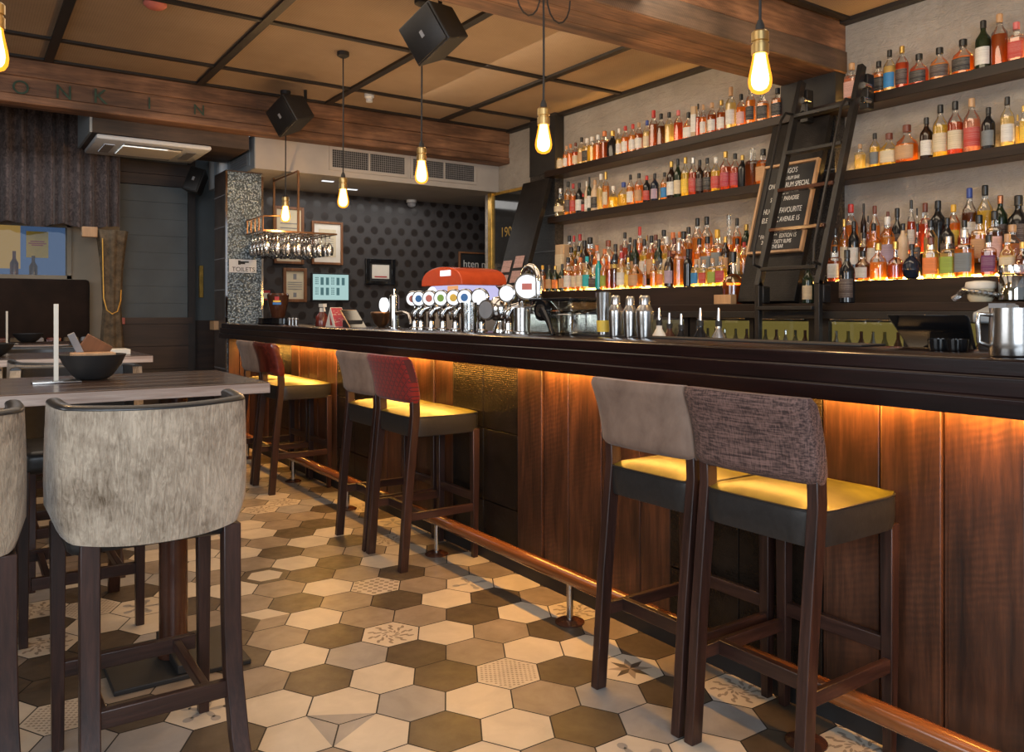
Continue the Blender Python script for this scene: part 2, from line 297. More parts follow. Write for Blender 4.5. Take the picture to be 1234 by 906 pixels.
# ------------------------------------------------------------------ mesh builder
class MB:
    def __init__(self): self.v, self.f, self.m = [], [], []
    def add(self, vs, fs, m=0, mat=None):
        o = len(self.v)
        self.v += [tuple(mat @ Vector(p)) if mat is not None else tuple(p) for p in vs]
        self.f += [tuple(i + o for i in f) for f in fs]; self.m += [m] * len(fs); return self
    def box(self, lo, hi, m=0, mat=None):
        x0, y0, z0 = lo; x1, y1, z1 = hi
        return self.add([(x0, y0, z0), (x1, y0, z0), (x1, y1, z0), (x0, y1, z0), (x0, y0, z1), (x1, y0, z1), (x1, y1, z1), (x0, y1, z1)],
                        [(3, 2, 1, 0), (4, 5, 6, 7), (0, 1, 5, 4), (1, 2, 6, 5), (2, 3, 7, 6), (3, 0, 4, 7)], m, mat)
    def loft(self, rings, m=0, cap=True, close=True, mat=None):
        n = len(rings[0]); vs = [p for r in rings for p in r]; fs = []
        for k in range(len(rings) - 1):
            for i in range(n if close else n - 1):
                j = (i + 1) % n
                fs.append((k * n + i, k * n + j, (k + 1) * n + j, (k + 1) * n + i))
        if cap and close:
            fs.append(tuple(range(n - 1, -1, -1))); fs.append(tuple((len(rings) - 1) * n + i for i in range(n)))
        return self.add(vs, fs, m, mat)
    def lathe(self, prof, seg=20, m=0, c=(0, 0, 0), n=2.0, mat=None, cap=True, sy=1.0):
        rings = []
        for r, z in prof:
            ring = []
            for i in range(seg):
                a = 2 * PI * (i + 0.5) / seg; ca, sa = math.cos(a), math.sin(a)
                k = r if n == 2 else r * (abs(ca) ** n + abs(sa) ** n) ** (-1 / n)
                ring.append((c[0] + k * ca, c[1] + k * sa * sy, c[2] + z))
            rings.append(ring)
        return self.loft(rings, m, cap, True, mat)
    def tube(self, pts, r, seg=8, m=0, mat=None, up=(0, 0, 1)):
        pts = [Vector(p) for p in pts]; rings = []
        nrm = None
        for i, p in enumerate(pts):
            a = pts[max(i - 1, 0)]; b = pts[min(i + 1, len(pts) - 1)]; d = (b - a).normalized()
            if nrm is None:
                nrm = Vector(up) if abs(d.dot(Vector(up))) < 0.9 else Vector((1, 0, 0))
            nrm = (nrm - d * nrm.dot(d)).normalized(); bn = d.cross(nrm)
            rr = r[i] if isinstance(r, (list, tuple)) else r
            rings.append([p + (nrm * math.cos(2 * PI * k / seg) + bn * math.sin(2 * PI * k / seg)) * rr for k in range(seg)])
        return self.loft(rings, m, True, True, mat)
    def bar(self, p0, p1, w, h, m=0, up=(0, 0, 1), mat=None):
        p0, p1 = Vector(p0), Vector(p1); d = (p1 - p0).normalized(); u = Vector(up)
        if abs(d.dot(u)) > 0.95: u = Vector((1, 0, 0))
        u = (u - d * u.dot(d)).normalized(); s = d.cross(u)
        def ring(p): return [p + s * w / 2 * a + u * h / 2 * b for a, b in ((-1, -1), (1, -1), (1, 1), (-1, 1))]
        return self.loft([ring(p0), ring(p1)], m, True, True, mat)
    def rbox(self, lo, hi, r=0.01, seg=2, m=0, mat=None):
        bm = bmesh.new(); bmesh.ops.create_cube(bm, size=1)
        s = [b - a for a, b in zip(lo, hi)]; c = [(a + b) / 2 for a, b in zip(lo, hi)]
        for v in bm.verts: v.co = Vector((v.co.x * s[0] + c[0], v.co.y * s[1] + c[1], v.co.z * s[2] + c[2]))
        bmesh.ops.bevel(bm, geom=bm.edges[:], offset=min(r, min(s) * 0.49), segments=seg, profile=0.5, affect='EDGES')
        bm.verts.index_update()
        self.add([v.co.copy() for v in bm.verts], [tuple(v.index for v in f.verts) for f in bm.faces], m, mat); bm.free(); return self
    def prism(self, poly, fn, m=0, t0=0.0, t1=0.01):
        n = len(poly); vs = [fn(p[0], p[1], t0) for p in poly] + [fn(p[0], p[1], t1) for p in poly]
        fs = [tuple(range(n - 1, -1, -1)), tuple(range(n, 2 * n))] + [(i, (i + 1) % n, n + (i + 1) % n, n + i) for i in range(n)]
        return self.add(vs, fs, m)
    def mesh(self, name, angle=0.7):
        me = bpy.data.meshes.new(name); me.from_pydata([tuple(v) for v in self.v], [], self.f)
        for p, k in zip(me.polygons, self.m): p.material_index = k
        bm = bmesh.new(); bm.from_mesh(me); bmesh.ops.recalc_face_normals(bm, faces=bm.faces[:]); bm.to_mesh(me); bm.free()
        me.polygons.foreach_set('use_smooth', [True] * len(me.polygons))
        me.set_sharp_from_angle(angle=angle); me.update(); return me
    def build(self, name, mats, parent=None, bevel=0.0, loc=None, rot=None, angle=0.7, sub=0):
        me = self.mesh(name, angle)
        for m in (mats if isinstance(mats, (list, tuple)) else [mats]): me.materials.append(M[m] if isinstance(m, str) else m)
        o = bpy.data.objects.new(name, me); col.objects.link(o); o.parent = parent
        if loc is not None: o.location = loc
        if rot is not None: o.rotation_euler = rot
        if bevel:
            b = o.modifiers.new('edge', 'BEVEL'); b.width = bevel; b.segments = 2; b.limit_method = 'ANGLE'; b.angle_limit = 0.7
        if sub:
            s = o.modifiers.new('soft', 'SUBSURF'); s.levels = sub; s.render_levels = sub
        return o
def tag(o, label, cat, group=None):
    o['label'] = label; o['category'] = cat
    if group: o['group'] = group
    return o
def thing(name, label, cat, loc=(0, 0, 0), rz=0.0, group=None, rot=None):
    o = bpy.data.objects.new(name, None); o.empty_display_size = 0.1; col.objects.link(o)
    o.location = loc; o.rotation_euler = rot if rot else (0, 0, rz)
    return tag(o, label, cat, group)
def struct(o):
    o['kind'] = 'structure'; return o
def kids(o): return [c for c in bpy.data.objects if c.parent == o]
def copy_tree(o, parent=None):
    c = o.copy(); col.objects.link(c); c.parent = parent
    for ch in kids(o): copy_tree(ch, c)
    return c
def text(name, body, size, mat, parent, loc, rot, align='CENTER', depth=0.0006, sx=1.0):
    cu = bpy.data.curves.new(name, 'FONT'); cu.body = body; cu.size = size; cu.align_x = align; cu.align_y = 'CENTER'; cu.extrude = depth
    tmp = bpy.data.objects.new(name + ' source', cu)
    me = bpy.data.meshes.new_from_object(tmp)
    bpy.data.objects.remove(tmp)
    me.materials.clear(); me.materials.append(M[mat])
    o = bpy.data.objects.new(name, me); col.objects.link(o); o.parent = parent
    o.location = loc
    if isinstance(rot, Matrix): o.rotation_euler = rot.to_euler()
    else: o.rotation_euler = rot
    o.scale = (sx, 1, 1); return o
ROT_Y = (R(90), 0, 0)              # text on a surface facing -Y
ROT_X = (R(90), 0, R(-90))         # text on a surface facing -X
def cutbox(name, lo, hi, mat, parent=None, bevel=0.0, r=0.0):
    b = MB()
    b.rbox(lo, hi, r) if r else b.box(lo, hi)
    return b.build(name, mat, parent, bevel)

CEIL = 3.28; WALLX = 5.0
# ================================================================== SETTING
# floor of hexagonal tiles
HW = 0.22253; HS = HW / math.sqrt(3); HO = Vector((0.95268, 2.56409))
UD = Vector((math.cos(R(-30)), math.sin(R(-30)))); VD = Vector((math.cos(R(60)), math.sin(R(60))))
TILE = {(0,-1):'C',(0,0):'T',(0,1):'R',(0,2):'C',(0,3):'G',(0,4):'R',(0,5):'D',(0,6):'A',(0,7):'D',(0,-2):'F',(0,-4):'L',(0,-5):'C',(0,-3):'D',
(1,-1):'D',(1,0):'Ta',(1,1):'Tb',(1,2):'D',(1,3):'C',(1,4):'D',(1,5):'R',(1,6):'R',(1,7):'D',(1,-2):'R',(1,-3):'R',(1,-4):'C',(1,8):'A',
(2,1):'C',(2,2):'C',(2,3):'G',(2,4):'X',(2,5):'C',(2,6):'D',(2,7):'A',
(-1,-1):'G',(-1,0):'D',(-1,1):'C',(-1,2):'D',(-1,3):'L',(-1,4):'D',(-1,5):'S',(-1,6):'G',(-1,7):'D',(-1,-2):'G',(-1,-3):'G',(-1,-4):'D',
(-2,-2):'D',(-2,-1):'C',(-2,0):'R',(-2,1):'D',(-2,2):'G',(-2,3):'C',(-2,4):'C',(-2,5):'D',(-2,6):'G',
(-3,-2):'D',(-3,-1):'G',(-3,0):'D',(-3,1):'A',(-3,2):'C',(-3,3):'G',(-3,4):'D',(-3,5):'G',(-3,6):'D',
(-4,-1):'C',(-4,-2):'K',(-4,0):'G',(-4,1):'G',(-4,2):'D',(-4,3):'C',(-4,4):'A',(-4,5):'G',
(-5,-1):'D',(-5,0):'G',(-5,1):'D',(-5,2):'C',(-5,3):'D',(-5,4):'G',(-5,5):'C',(-5,-2):'G',
(-6,-2):'G',(-6,-1):'C',(-6,0):'Q',(-6,1):'G',(-6,2):'X',(-6,3):'C',(-6,4):'D',(-6,-3):'C',
(-7,-2):'O',(-7,-1):'D',(-7,0):'G',(-7,1):'D',(-7,2):'G',(-7,3):'G',(-7,-3):'G',
(-8,-3):'G',(-8,-2):'C',(-8,-1):'D',(-8,0):'C',(-8,1):'G',(-8,2):'C',(-9,-3):'C',(-9,-2):'D',(-9,-1):'G',(-9,0):'G',(-9,1):'C',(-9,2):'D',
(-10,-3):'G',(-10,-2):'C',(-10,-1):'D',(-10,0):'A',(-10,1):'G',(-11,-3):'C',(-11,-2):'D',(-11,-1):'C',(-11,0):'G'}
fl = MB()
MI = {'C': 0, 'G': 1, 'D': 2, 'R': 3}
fl.add([(-3.5, -2.5, -0.002), (6.6, -2.5, -0.002), (6.6, 9.4, -0.002), (-3.5, 9.4, -0.002)], [(0, 1, 2, 3)], 4)
rt = random.Random(5)
HEX = [(0.5, 0.5 / math.sqrt(3)), (0, 1 / math.sqrt(3)), (-0.5, 0.5 / math.sqrt(3)), (-0.5, -0.5 / math.sqrt(3)), (0, -1 / math.sqrt(3)), (0.5, -0.5 / math.sqrt(3))]
for r in range(-42, 24):
    for i in range(-45, 45):
        u = i + (0.5 if r % 2 == 0 else 0.0); v = -r * 1.5 / math.sqrt(3)
        c = HO + (UD * u + VD * v) * HW
        if not (-2.9 < c.x < 2.42 and -1.6 < c.y < 9.3): continue
        k = TILE.get((r, i)) or rt.choice('CCCCGGGGGDDDDDRRLAF')
        def P(a, b, z=0.0): q = c + (UD * a + VD * b) * HW; return (q.x, q.y, z)
        g = 0.978
        base = {'L': 'C', 'A': 'C', 'F': 'C', 'X': 'C', 'S': 'C', 'Q': 'C', 'T': 'C', 'Ta': 'C', 'Tb': 'C', 'K': 'G', 'O': 'D'}.get(k, k)
        fl.add([P(a * g, b * g) for a, b in HEX], [tuple(range(6))], MI[base])
        z = 0.0004
        def poly(pts, mi): fl.add([P(a, b, z) for a, b in pts], [tuple(range(len(pts)))], MI[mi])
        h = [(a * g, b * g) for a, b in HEX]
        if k == 'S':
            for n in range(8):
                a0 = n * PI / 4; q = lambda rr, an: (rr * math.cos(an), rr * math.sin(an))
                poly([(0, 0), q(0.17, a0 - PI / 8), q(0.38, a0), q(0.17, a0 + PI / 8)], 'D' if n % 2 else 'G')
        elif k == 'T': poly([h[3], h[4], h[5]], 'R')
        elif k == 'Ta': poly([h[0], h[1], h[5]], 'R')
        elif k == 'Tb': poly([h[1], h[2], h[3]], 'R')
        elif k == 'K': poly([(0, 0), h[0], h[1], h[2]], 'C'); poly([(0, 0), h[2], h[3], h[4]], 'D')
        elif k == 'O': poly([(a * 0.68, b * 0.68) for a, b in HEX], 'C')
        elif k in 'LQ':
            n = 9 if k == 'L' else 6
            for ii in range(-n, n + 1):
                for jj in range(-n, n + 1):
                    s_ = 0.5 / n * 1.1
                    x0, y0 = ii * s_ * 1.15, jj * s_ * 1.15
                    if abs(x0) > 0.45 or abs(y0) * 0.866 + abs(x0) * 0.5 > 0.44: continue
                    if k == 'L':
                        poly([(x0 - s_ * .5, y0 - s_ * .1), (x0, y0 + s_ * .42), (x0 + s_ * .5, y0 - s_ * .1), (x0, y0 - s_ * .3)], 'G')
                    elif (ii + jj) % 2 == 0:
                        poly([(x0 - s_ * .5, y0 - s_ * .5), (x0 + s_ * .5, y0 - s_ * .5), (x0 + s_ * .5, y0 + s_ * .5), (x0 - s_ * .5, y0 + s_ * .5)], 'G')
        elif k in 'AFX':
            np_ = {'A': 10, 'F': 5, 'X': 4}[k]
            for n in range(np_):
                a0 = 2 * PI * n / np_ + 0.4
                for (rc, ra, rb) in ((0.16, 0.12, 0.045), (0.32, 0.085, 0.07)) if k != 'A' else ((0.12, 0.06, 0.02), (0.245, 0.085, 0.026), (0.375, 0.065, 0.03), (0.31, 0.03, 0.018)):
                    cx_, cy_ = rc * math.cos(a0), rc * math.sin(a0); tw = a0 + (0.6 if k == 'A' else 0)
                    poly([(cx_ + ra * math.cos(e) * math.cos(tw) - rb * math.sin(e) * math.sin(tw), cy_ + ra * math.cos(e) * math.sin(tw) + rb * math.sin(e) * math.cos(tw)) for e in [2 * PI * q / 10 for q in range(10)]], 'R' if k != 'A' else 'G')
struct(fl.build('floor', ['tC', 'tG', 'tD', 'tR', 'grout']))

# ceiling and battens
struct(cutbox('ceiling', (-3.5, -2.5, CEIL), (5.3, 7.56, CEIL + 0.06), 'cane'))
n_ = 0
def trim(lo, hi, mat='ceilstrip', name=None, bevel=0):
    global n_
    n_ += 1
    return struct(cutbox(name or f'trim_{n_}', lo, hi, mat, None, bevel))
for x in (-2.96, -1.78, -0.6, 0.58, 1.72, 2.88, 4.11): trim((x - 0.03, -2.5, CEIL - 0.022), (x + 0.03, 7.3, CEIL))
trim((4.93, -2.5, CEIL - 0.03), (5.0, 7.3, CEIL))
for y in (7.29, 6.70, 5.46, 4.22, 3.745, 3.2, 2.0, 0.75, -0.5): trim((-3.5, y - 0.025, CEIL - 0.018), (4.95, y + 0.025, CEIL))
# timber beams made of stacked boards
def beam(y0, y1, z0, splits, mats, nm, x0=-3.5, x1=5.0):
    b = MB(); zz = [z0] + splits + [CEIL]
    for k in range(len(zz) - 1):
        e = 0.012 * (k % 2)
        b.box((x0, y0 + e, zz[k] + 0.003), (x1, y1 - e, zz[k + 1] - 0.001), k % len(mats))
    b.box((x0, y0 + 0.02, z0 + 0.01), (x1, y1 - 0.02, CEIL - 0.005), 0)
    for q in range(3): b.box((x0, y0 + 0.004 + q * (y1 - y0 - 0.008) / 3, z0 - 0.002), (x1, y0 + (q + 1) * (y1 - y0 - 0.008) / 3, z0 + 0.012), mats.index('beam'))  # lighter underside boards put the bulb's warm light into the timber colour
    return struct(b.build(nm, mats, None, 0.004))
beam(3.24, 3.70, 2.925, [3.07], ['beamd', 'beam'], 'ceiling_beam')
beam(7.33, 7.55, 2.925, [2.99, 3.13], ['beam', 'beam', 'beam'], 'ceiling_beam')
# stencil marks on the far beam
for ch, px, py, s in (('O', 25, 106, 0.15), ('N', 77, 112, 0.16), ('K', 121, 117, 0.17), ('1', 180, 125, 0.14), ('N', 240, 133, 0.13)):
    p = onY(px, py, 7.327); o = text('stencil_lettering', ch, s, 'greentext', None, (p.x, 7.327 if 109 < py < 130 else 7.327, p.z), ROT_Y); struct(o)
# walls
struct(cutbox('wall_right', (WALLX, -2.5, 0), (WALLX + 0.2, 7.83, CEIL), 'plaster'))
struct(cutbox('wall_back', (2.42, 8.72, 0), (6.6, 8.85, 2.64), 'spots'))
struct(cutbox('wall_recess', (6.5, 7.83, 0), (6.6, 8.72, 2.64), 'spots'))
struct(cutbox('wall_return', (5.2, 7.73, 0), (6.6, 7.83, 2.64), 'spots'))
struct(cutbox('wall_left', (-3.6, -2.5, 0), (-3.5, 9.3, CEIL), 'beigewall'))
b = MB()
b.box((-3.5, 8.9, 0), (0.30, 9.0, 3.15)).box((0.86, 8.9, 0), (1.33, 9.0, 3.15)).box((0.30, 8.9, 0), (0.86, 9.0, 1.64)).box((0.30, 8.9, 2.12), (0.86, 9.0, 3.15))
struct(b.build('wall_back_left', 'beigewall'))
b = MB()
for k in range(12): b.box((1.33, 9.0 - 0.004 * (k % 2), 1.21 + k * 0.175), (2.04, 9.1, 1.21 + (k + 1) * 0.175 - 0.002))
b.box((1.29, 9.02, 0), (2.05, 9.1, 3.15))
struct(b.build('wall_back_grey', 'greywall'))
struct(cutbox('wall_passage', (2.04, 9.25, 0), (3.2, 9.3, 3.15), 'greywall'))
trim((2.00, 8.96, 0), (2.07, 9.05, 3.15), 'darktrim')
b = MB()
for k in range(5): b.box((1.30, 8.965, k * 0.235), (2.04, 9.0, (k + 1) * 0.235 - 0.006))
b.box((1.30, 8.99, 0), (2.04, 9.018, 1.2))
struct(b.build('wainscot_wall', 'wains'))
struct(cutbox('wainscot_wall', (2.07, 9.2, 0), (2.5, 9.25, 1.2), 'wains'))
trim((1.30, 8.95, 1.17), (2.04, 9.0, 1.235), 'wains')
b = MB(); b.box((1.34, 8.93, 2.60), (2.04, 9.0, 2.71)).box((1.34, 8.935, 2.715), (2.04, 9.0, 2.84)); struct(b.build('door_header_trim', 'wains'))
struct(cutbox('ceiling_back_left', (-3.5, 7.553, 3.15), (2.3, 9.3, 3.2), 'soffit'))
struct(cutbox('ceiling_bulkhead', (2.28, 7.552, 2.635), (6.6, 9.3, 2.96), 'bulkhead'))
# wood-clad soffit box with air conditioner
b = MB(); b.box((0.92, 7.552, 2.80), (2.22, 8.36, 3.15), 0).box((0.90, 7.552, 2.80), (0.922, 8.36, 3.15), 1); struct(b.build('ceiling_soffit', ['beamd', 'greyduct']))
# window with lit niche behind it
b = MB(); b.box((0.26, 8.86, 1.61), (0.30, 8.93, 2.15)).box((0.86, 8.86, 1.61), (0.90, 8.93, 2.15)).box((0.26, 8.86, 2.11), (0.90, 8.93, 2.15)).box((0.26, 8.86, 1.60), (0.90, 8.95, 1.645))
w1 = struct(b.build('window_1', 'beigewall'))
MB().box((0.30, 8.91, 1.645), (0.86, 8.915, 2.11)).build('pane', 'glass', w1)
b = MB(); b.box((0.2, 9.32, 1.5), (1.1, 9.33, 2.3), 0).box((0.1, 9.305, 1.72), (0.50, 9.318, 2.3), 1).box((0.2, 9.29, 1.5), (1.1, 9.318, 1.62), 2)
struct(b.build('window_view_wall', ['windowlit', 'windowlit2', 'grey']))
nb = cutbox('notice', (0.545, 9.24, 1.83), (0.735, 9.245, 2.09), 'yellowprint'); tag(nb, 'yellow notice with red lettering hanging inside the window', 'notice')
b = MB()
for z_, w_ in ((1.985, 0.06), (1.965, 0.075), (1.948, 0.05)): b.box((0.64 - w_, 9.236, z_), (0.64 + w_, 9.2395, z_ + 0.011))
b.build('print', 'redprint', nb)
for x_, h_, m_n in ((0.44, 0.26, 'redleather'), (0.60, 0.22, 'pot')):
    o = MB().lathe([(0.035, 0), (0.037, 0.01), (0.037, h_ * 0.55), (0.015, h_ * 0.72), (0.015, h_)], 14).build('window_bottle', m_n, None, 0, (x_, 9.15, 1.622)); tag(o, 'bottle behind the window pane ' + ('under the amber view' if x_ < 0.5 else 'under the yellow notice'), 'bottle')
trim((0.2, 9.1, 1.56), (1.0, 9.3, 1.62), 'grey')
# pillars
pl = MB(); pl.box((2.075, 7.79, 0), (2.42, 8.2, 2.635), 0).box((2.30, 8.2, 0), (2.42, 8.85, 2.635), 0)
pl.box((2.085, 7.783, 0), (2.41, 7.79, 2.62), 1)
pl.box((2.068, 7.778, 1.18), (2.088, 7.80, 2.62), 2).box((2.405, 7.778, 1.18), (2.425, 7.80, 2.62), 2)
for z in (0.35, 0.75, 1.5, 1.8, 2.1, 2.4): pl.box((2.072, 7.79, z), (2.078, 8.2, z + 0.008), 3)
struct(pl.build('pillar', ['pillartile', 'silver', 'chrome', 'grey']))
trim((2.03, 8.05, 1.12), (2.09, 8.2, 1.205), 'lightwood')
for y0, y1 in ((3.26, 3.69), (6.37, 6.79)):
    b = MB(); b.box((4.89, y0, 0), (5.0, y1, CEIL if y0 > 5 else 2.925), 0)
    z = 0.1
    while z < 2.6: b.box((4.886, y0 - 0.002, z), (4.9, y1 + 0.002, z + 0.006), 1); z += 0.36
    b.box((4.885, y0 - 0.006, 2.69), (5.0, y1 + 0.004, CEIL - 0.03 if y0 > 5 else 2.92), 2)
    struct(b.build('pillar', ['glitter', 'grey', 'blackmatt']))
    b = MB()
    def sp(y, s, t): # s 0 bottom..1 top ; t thickness towards the wall
        x = 4.42 + 0.385 * s; z = 1.366 + 1.252 * s; return (x + t * 0.957, y, z - t * 0.29)
    b.prism([(y0 - 0.02, 0), (y1 + 0.01, 0), (y1 + 0.01, 1), (y0 - 0.02, 1)], lambda a, c, t: sp(a, c, t), 0, 0, 0.05)
    tag(b.build('slanted_board', ['slanttile'], None, 0.003), 'tall dark board leaning back behind the letter board and ladder' if y0 < 5 else 'tall dark board leaning back behind the pinned pink menus', 'board', 'leaning boards in front of the wall pillars')

# curtain valance and drape
def pleats(x0, x1, y, z0, z1, n, amp, nm, mat, label, wob=0.02, ph=0.0):
    b = MB(); NX = n * 8; rings = []
    rr = random.Random(3)
    offs = [rr.uniform(-1, 1) for _ in range(NX + 1)]
    zs = [z0 + (z1 - z0) * k / 6 for k in range(7)]
    for z in zs:
        rings.append([(x0 + (x1 - x0) * i / NX, y + amp * math.sin(2 * PI * n * i / NX + ph + 0.5 * math.sin(i * 0.37)) * (1.0 - 0.4 * (z - z0) / (z1 - z0)) + 0.006 * offs[i], z + (wob * math.sin(i * 0.21) if z == z0 else 0)) for i in range(NX + 1)])
    b.loft(rings, 0, False, False)
    o = b.build(nm, mat, None, 0, angle=3.0); tag(o, label, 'curtain'); return o
pleats(-1.4, 1.27, 8.45, 2.085, 3.14, 24, 0.05, 'curtain', 'curtain', 'dark flocked pleated pelmet curtain hanging above the lit window')
b = MB(); rings = []
for z, w, yy in ((0.02, 0.10, 8.40), (0.9, 0.095, 8.40), (1.25, 0.075, 8.40), (1.32, 0.07, 8.40), (1.7, 0.085, 8.40), (1.95, 0.11, 8.40), (2.06, 0.125, 8.40)):
    rings.append([(1.19 + w * math.cos(a) * (1 + 0.18 * math.sin(7 * a)), yy + w * 0.55 * math.sin(a) * (1 + 0.18 * math.sin(7 * a)), z) for a in [2 * PI * k / 42 for k in range(42)]])
b.loft(rings)
dr = tag(b.build('side_curtain', 'drape', None, angle=3.0), 'narrow brown drape gathered with a rope tie beside the grey wall', 'curtain')
tube = [(1.10, 8.335, 1.98), (1.105, 8.34, 1.7), (1.11, 8.335, 1.42), (1.135, 8.325, 1.31), (1.18, 8.32, 1.275), (1.225, 8.325, 1.30), (1.255, 8.345, 1.40), (1.26, 8.36, 1.5)]
MB().tube(tube, 0.006, 6).build('tie_rope', 'gold', dr)
hk = cutbox('curtain_bracket', (0.93, 8.33, 1.985), (1.06, 8.39, 2.08), 'lightwood', None, 0.005); tag(hk, 'wooden bracket block on the wall under the pelmet curtain', 'bracket')
# dark bench seat back along the left wall
o = thing('banquette', 'long dark brown banquette along the far wall under the window', 'bench', (0, 0, 0))
MB().rbox((-3.3, 8.62, 0.55), (1.03, 8.88, 1.60), 0.03).build('backrest', 'bench', o)
MB().rbox((-3.3, 8.15, 0.0), (1.03, 8.62, 0.55), 0.03).build('seat', 'bench', o)
b = MB()
for k in range(30): b.rbox((-3.2 + k * 0.143, 8.55, 0.86), (-3.2 + k * 0.143 + 0.13, 8.63, 1.06), 0.02, 2, k % 3)
b.build('striped_cushion_band', ['redleather', 'drape', 'grey'], o)
o = cutbox('wall_socket', (1.335, 8.93, 1.17), (1.385, 8.955, 1.235), 'skin', None, 0.004); tag(o, 'small pinkish power socket plate on the dark dado rail', 'socket')
o = cutbox('picture_frame', (2.17, 9.2, 1.45), (2.21, 9.245, 1.80), 'gold', None, 0.004); tag(o, 'slim gilt picture frame in the passage behind the tiled pillar', 'picture')

# ================================================================== BAR
# counter: three-stepped mahogany edge
def prof_y(pts, y0, y1, b, m=0):
    b.loft([[(x, y0, z) for x, z in pts], [(x, y1, z) for x, z in pts]], m)
b = MB()
prof_y([(2.022, 1.148), (2.022, 1.183), (2.027, 1.187), (2.50, 1.187), (2.50, 1.10), (2.10, 1.10), (2.10, 1.148)], -1.2, 7.745, b)
prof_y([(2.010, 1.100), (2.010, 1.143), (2.015, 1.148), (2.12, 1.148), (2.12, 1.100)], -1.2, 7.75, b)
prof_y([(2.0, 1.051), (2.0, 1.095), (2.006, 1.100), (2.30, 1.100), (2.30, 1.051)], -1.2, 7.755, b)
ctr = b.build('bar_counter', 'mahog', None, 0.002); tag(ctr, 'long dark polished mahogany bar top with a stepped front edge', 'bar counter')
b = MB(); b.box((2.225, -1.0, 1.040), (2.245, 7.7, 1.050))
b.build('led_strip', 'led', ctr)
o = thing('bar_panelling', 'bar front of rough orange-lit planks alternating with dark embossed tiles', 'bar front')
segs = [('w', -1.2, 0.2), ('t', 0.2, 0.36), ('w', 0.36, 1.575), ('t', 1.575, 2.25), ('w', 2.25, 3.29), ('t', 3.29, 3.93), ('w', 3.93, 4.97), ('t', 4.97, 5.62), ('w', 5.62, 6.6), ('t', 6.6, 7.2), ('w', 7.2, 7.79)]
PX = 2.285
rp = random.Random(8)
for kind, ya, yb in segs:
    b = MB()
    if kind == 'w':
        if (ya, yb) == (0.36, 1.575): cuts = [0.36, 0.56, 0.775, 0.975, 1.188, 1.38, 1.575]
        elif ya == 2.25: cuts = [2.25, 2.42, 2.66, 2.89, 3.08, 3.29]
        else:
            n = max(2, round((yb - ya) / 0.2)); cuts = [ya + (yb - ya) * k / n for k in range(n + 1)]
        for k in range(len(cuts) - 1):
            e = rp.choice((0, 0, 0.006, 0.011))
            b.box((PX + e, cuts[k] + 0.002, 0.06), (PX + 0.04, cuts[k + 1] - 0.009, 1.049))
            b.box((PX + 0.012, cuts[k + 1] - 0.014, 0.06), (PX + 0.04, cuts[k + 1], 1.049))
        b.build('plank_panel', 'plank', o, 0.004)
    else:
        n = 2; w = (yb - ya) / n
        for k in range(n):
            for z0, z1 in ((0.06, 0.30), (0.305, 0.68), (0.685, 1.049)):
                b.box((PX + 0.008, ya + k * w + 0.002, z0), (PX + 0.04, ya + (k + 1) * w - 0.002, z1))
        b.build('tile_panel', 'bartile', o, 0.002)
MB().box((PX + 0.03, -1.2, 0), (PX + 0.09, 7.79, 1.049)).build('carcass', 'blackmatt', o)
MB().box((PX - 0.004, -1.2, 0), (PX + 0.03, 7.79, 0.06)).build('kickboard', 'blackmatt', o)
b = MB(); b.box((2.09, 7.745, 0.0), (2.185, 7.779, 1.05)).box((2.19, 7.745, 0.0), (PX, 7.779, 1.05)); b.build('end_panel', 'plank', o, 0.003)
# foot rail
o = thing('foot_rail', 'polished orange-brown wooden foot rail on short metal posts along the bar', 'foot rail')
MB().tube([(2.10, -1.1, 0.190), (2.10, 7.7, 0.190)], 0.031, 16).build('rail', 'railwood', o)
for y in (0.36, 1.5, 2.64, 3.78, 4.98, 6.02, 7.2):
    p = MB().lathe([(0.014, 0.008), (0.014, 0.165)], 12, 0, (2.105, y, 0)).build('post', 'steel', o)
    MB().lathe([(0.062, 0.001), (0.062, 0.006), (0.045, 0.014), (0.02, 0.017)], 20, 0, (2.105, y, 0)).build('base_flange', 'pot', p)

# ---- back bar
o = thing('back_bar_cabinet', 'dark back bar ledge with a raised bottle step along the plaster wall', 'cabinet')
MB().box((4.33, -1.2, 1.300), (5.0, 6.84, 1.348)).build('ledge_top', 'shelf', o, 0.003)
MB().box((4.30, -1.2, 1.255), (4.36, 7.4, 1.30)).build('ledge_rail', 'black', o, 0.003)
for ya, yb in ((-1.2, 3.20), (3.74, 6.34)):
    MB().box((4.60, ya, 1.348), (5.0, yb, 1.49)).build('bottle_step', 'shelf', o, 0.003)
    MB().box((4.735, ya, 1.49), (5.0, yb, 1.57)).box((4.85, ya, 1.57), (5.0, yb, 1.655)).build('rear_step', 'shelf', o, 0.002)
    MB().box((4.727, ya + 0.05, 1.492), (4.734, yb - 0.05, 1.508)).build('led_strip', 'ledy', o)
    MB().box((4.985, ya + 0.05, 1.656), (4.997, yb - 0.05, 1.672)).build('led_strip', 'ledy', o)
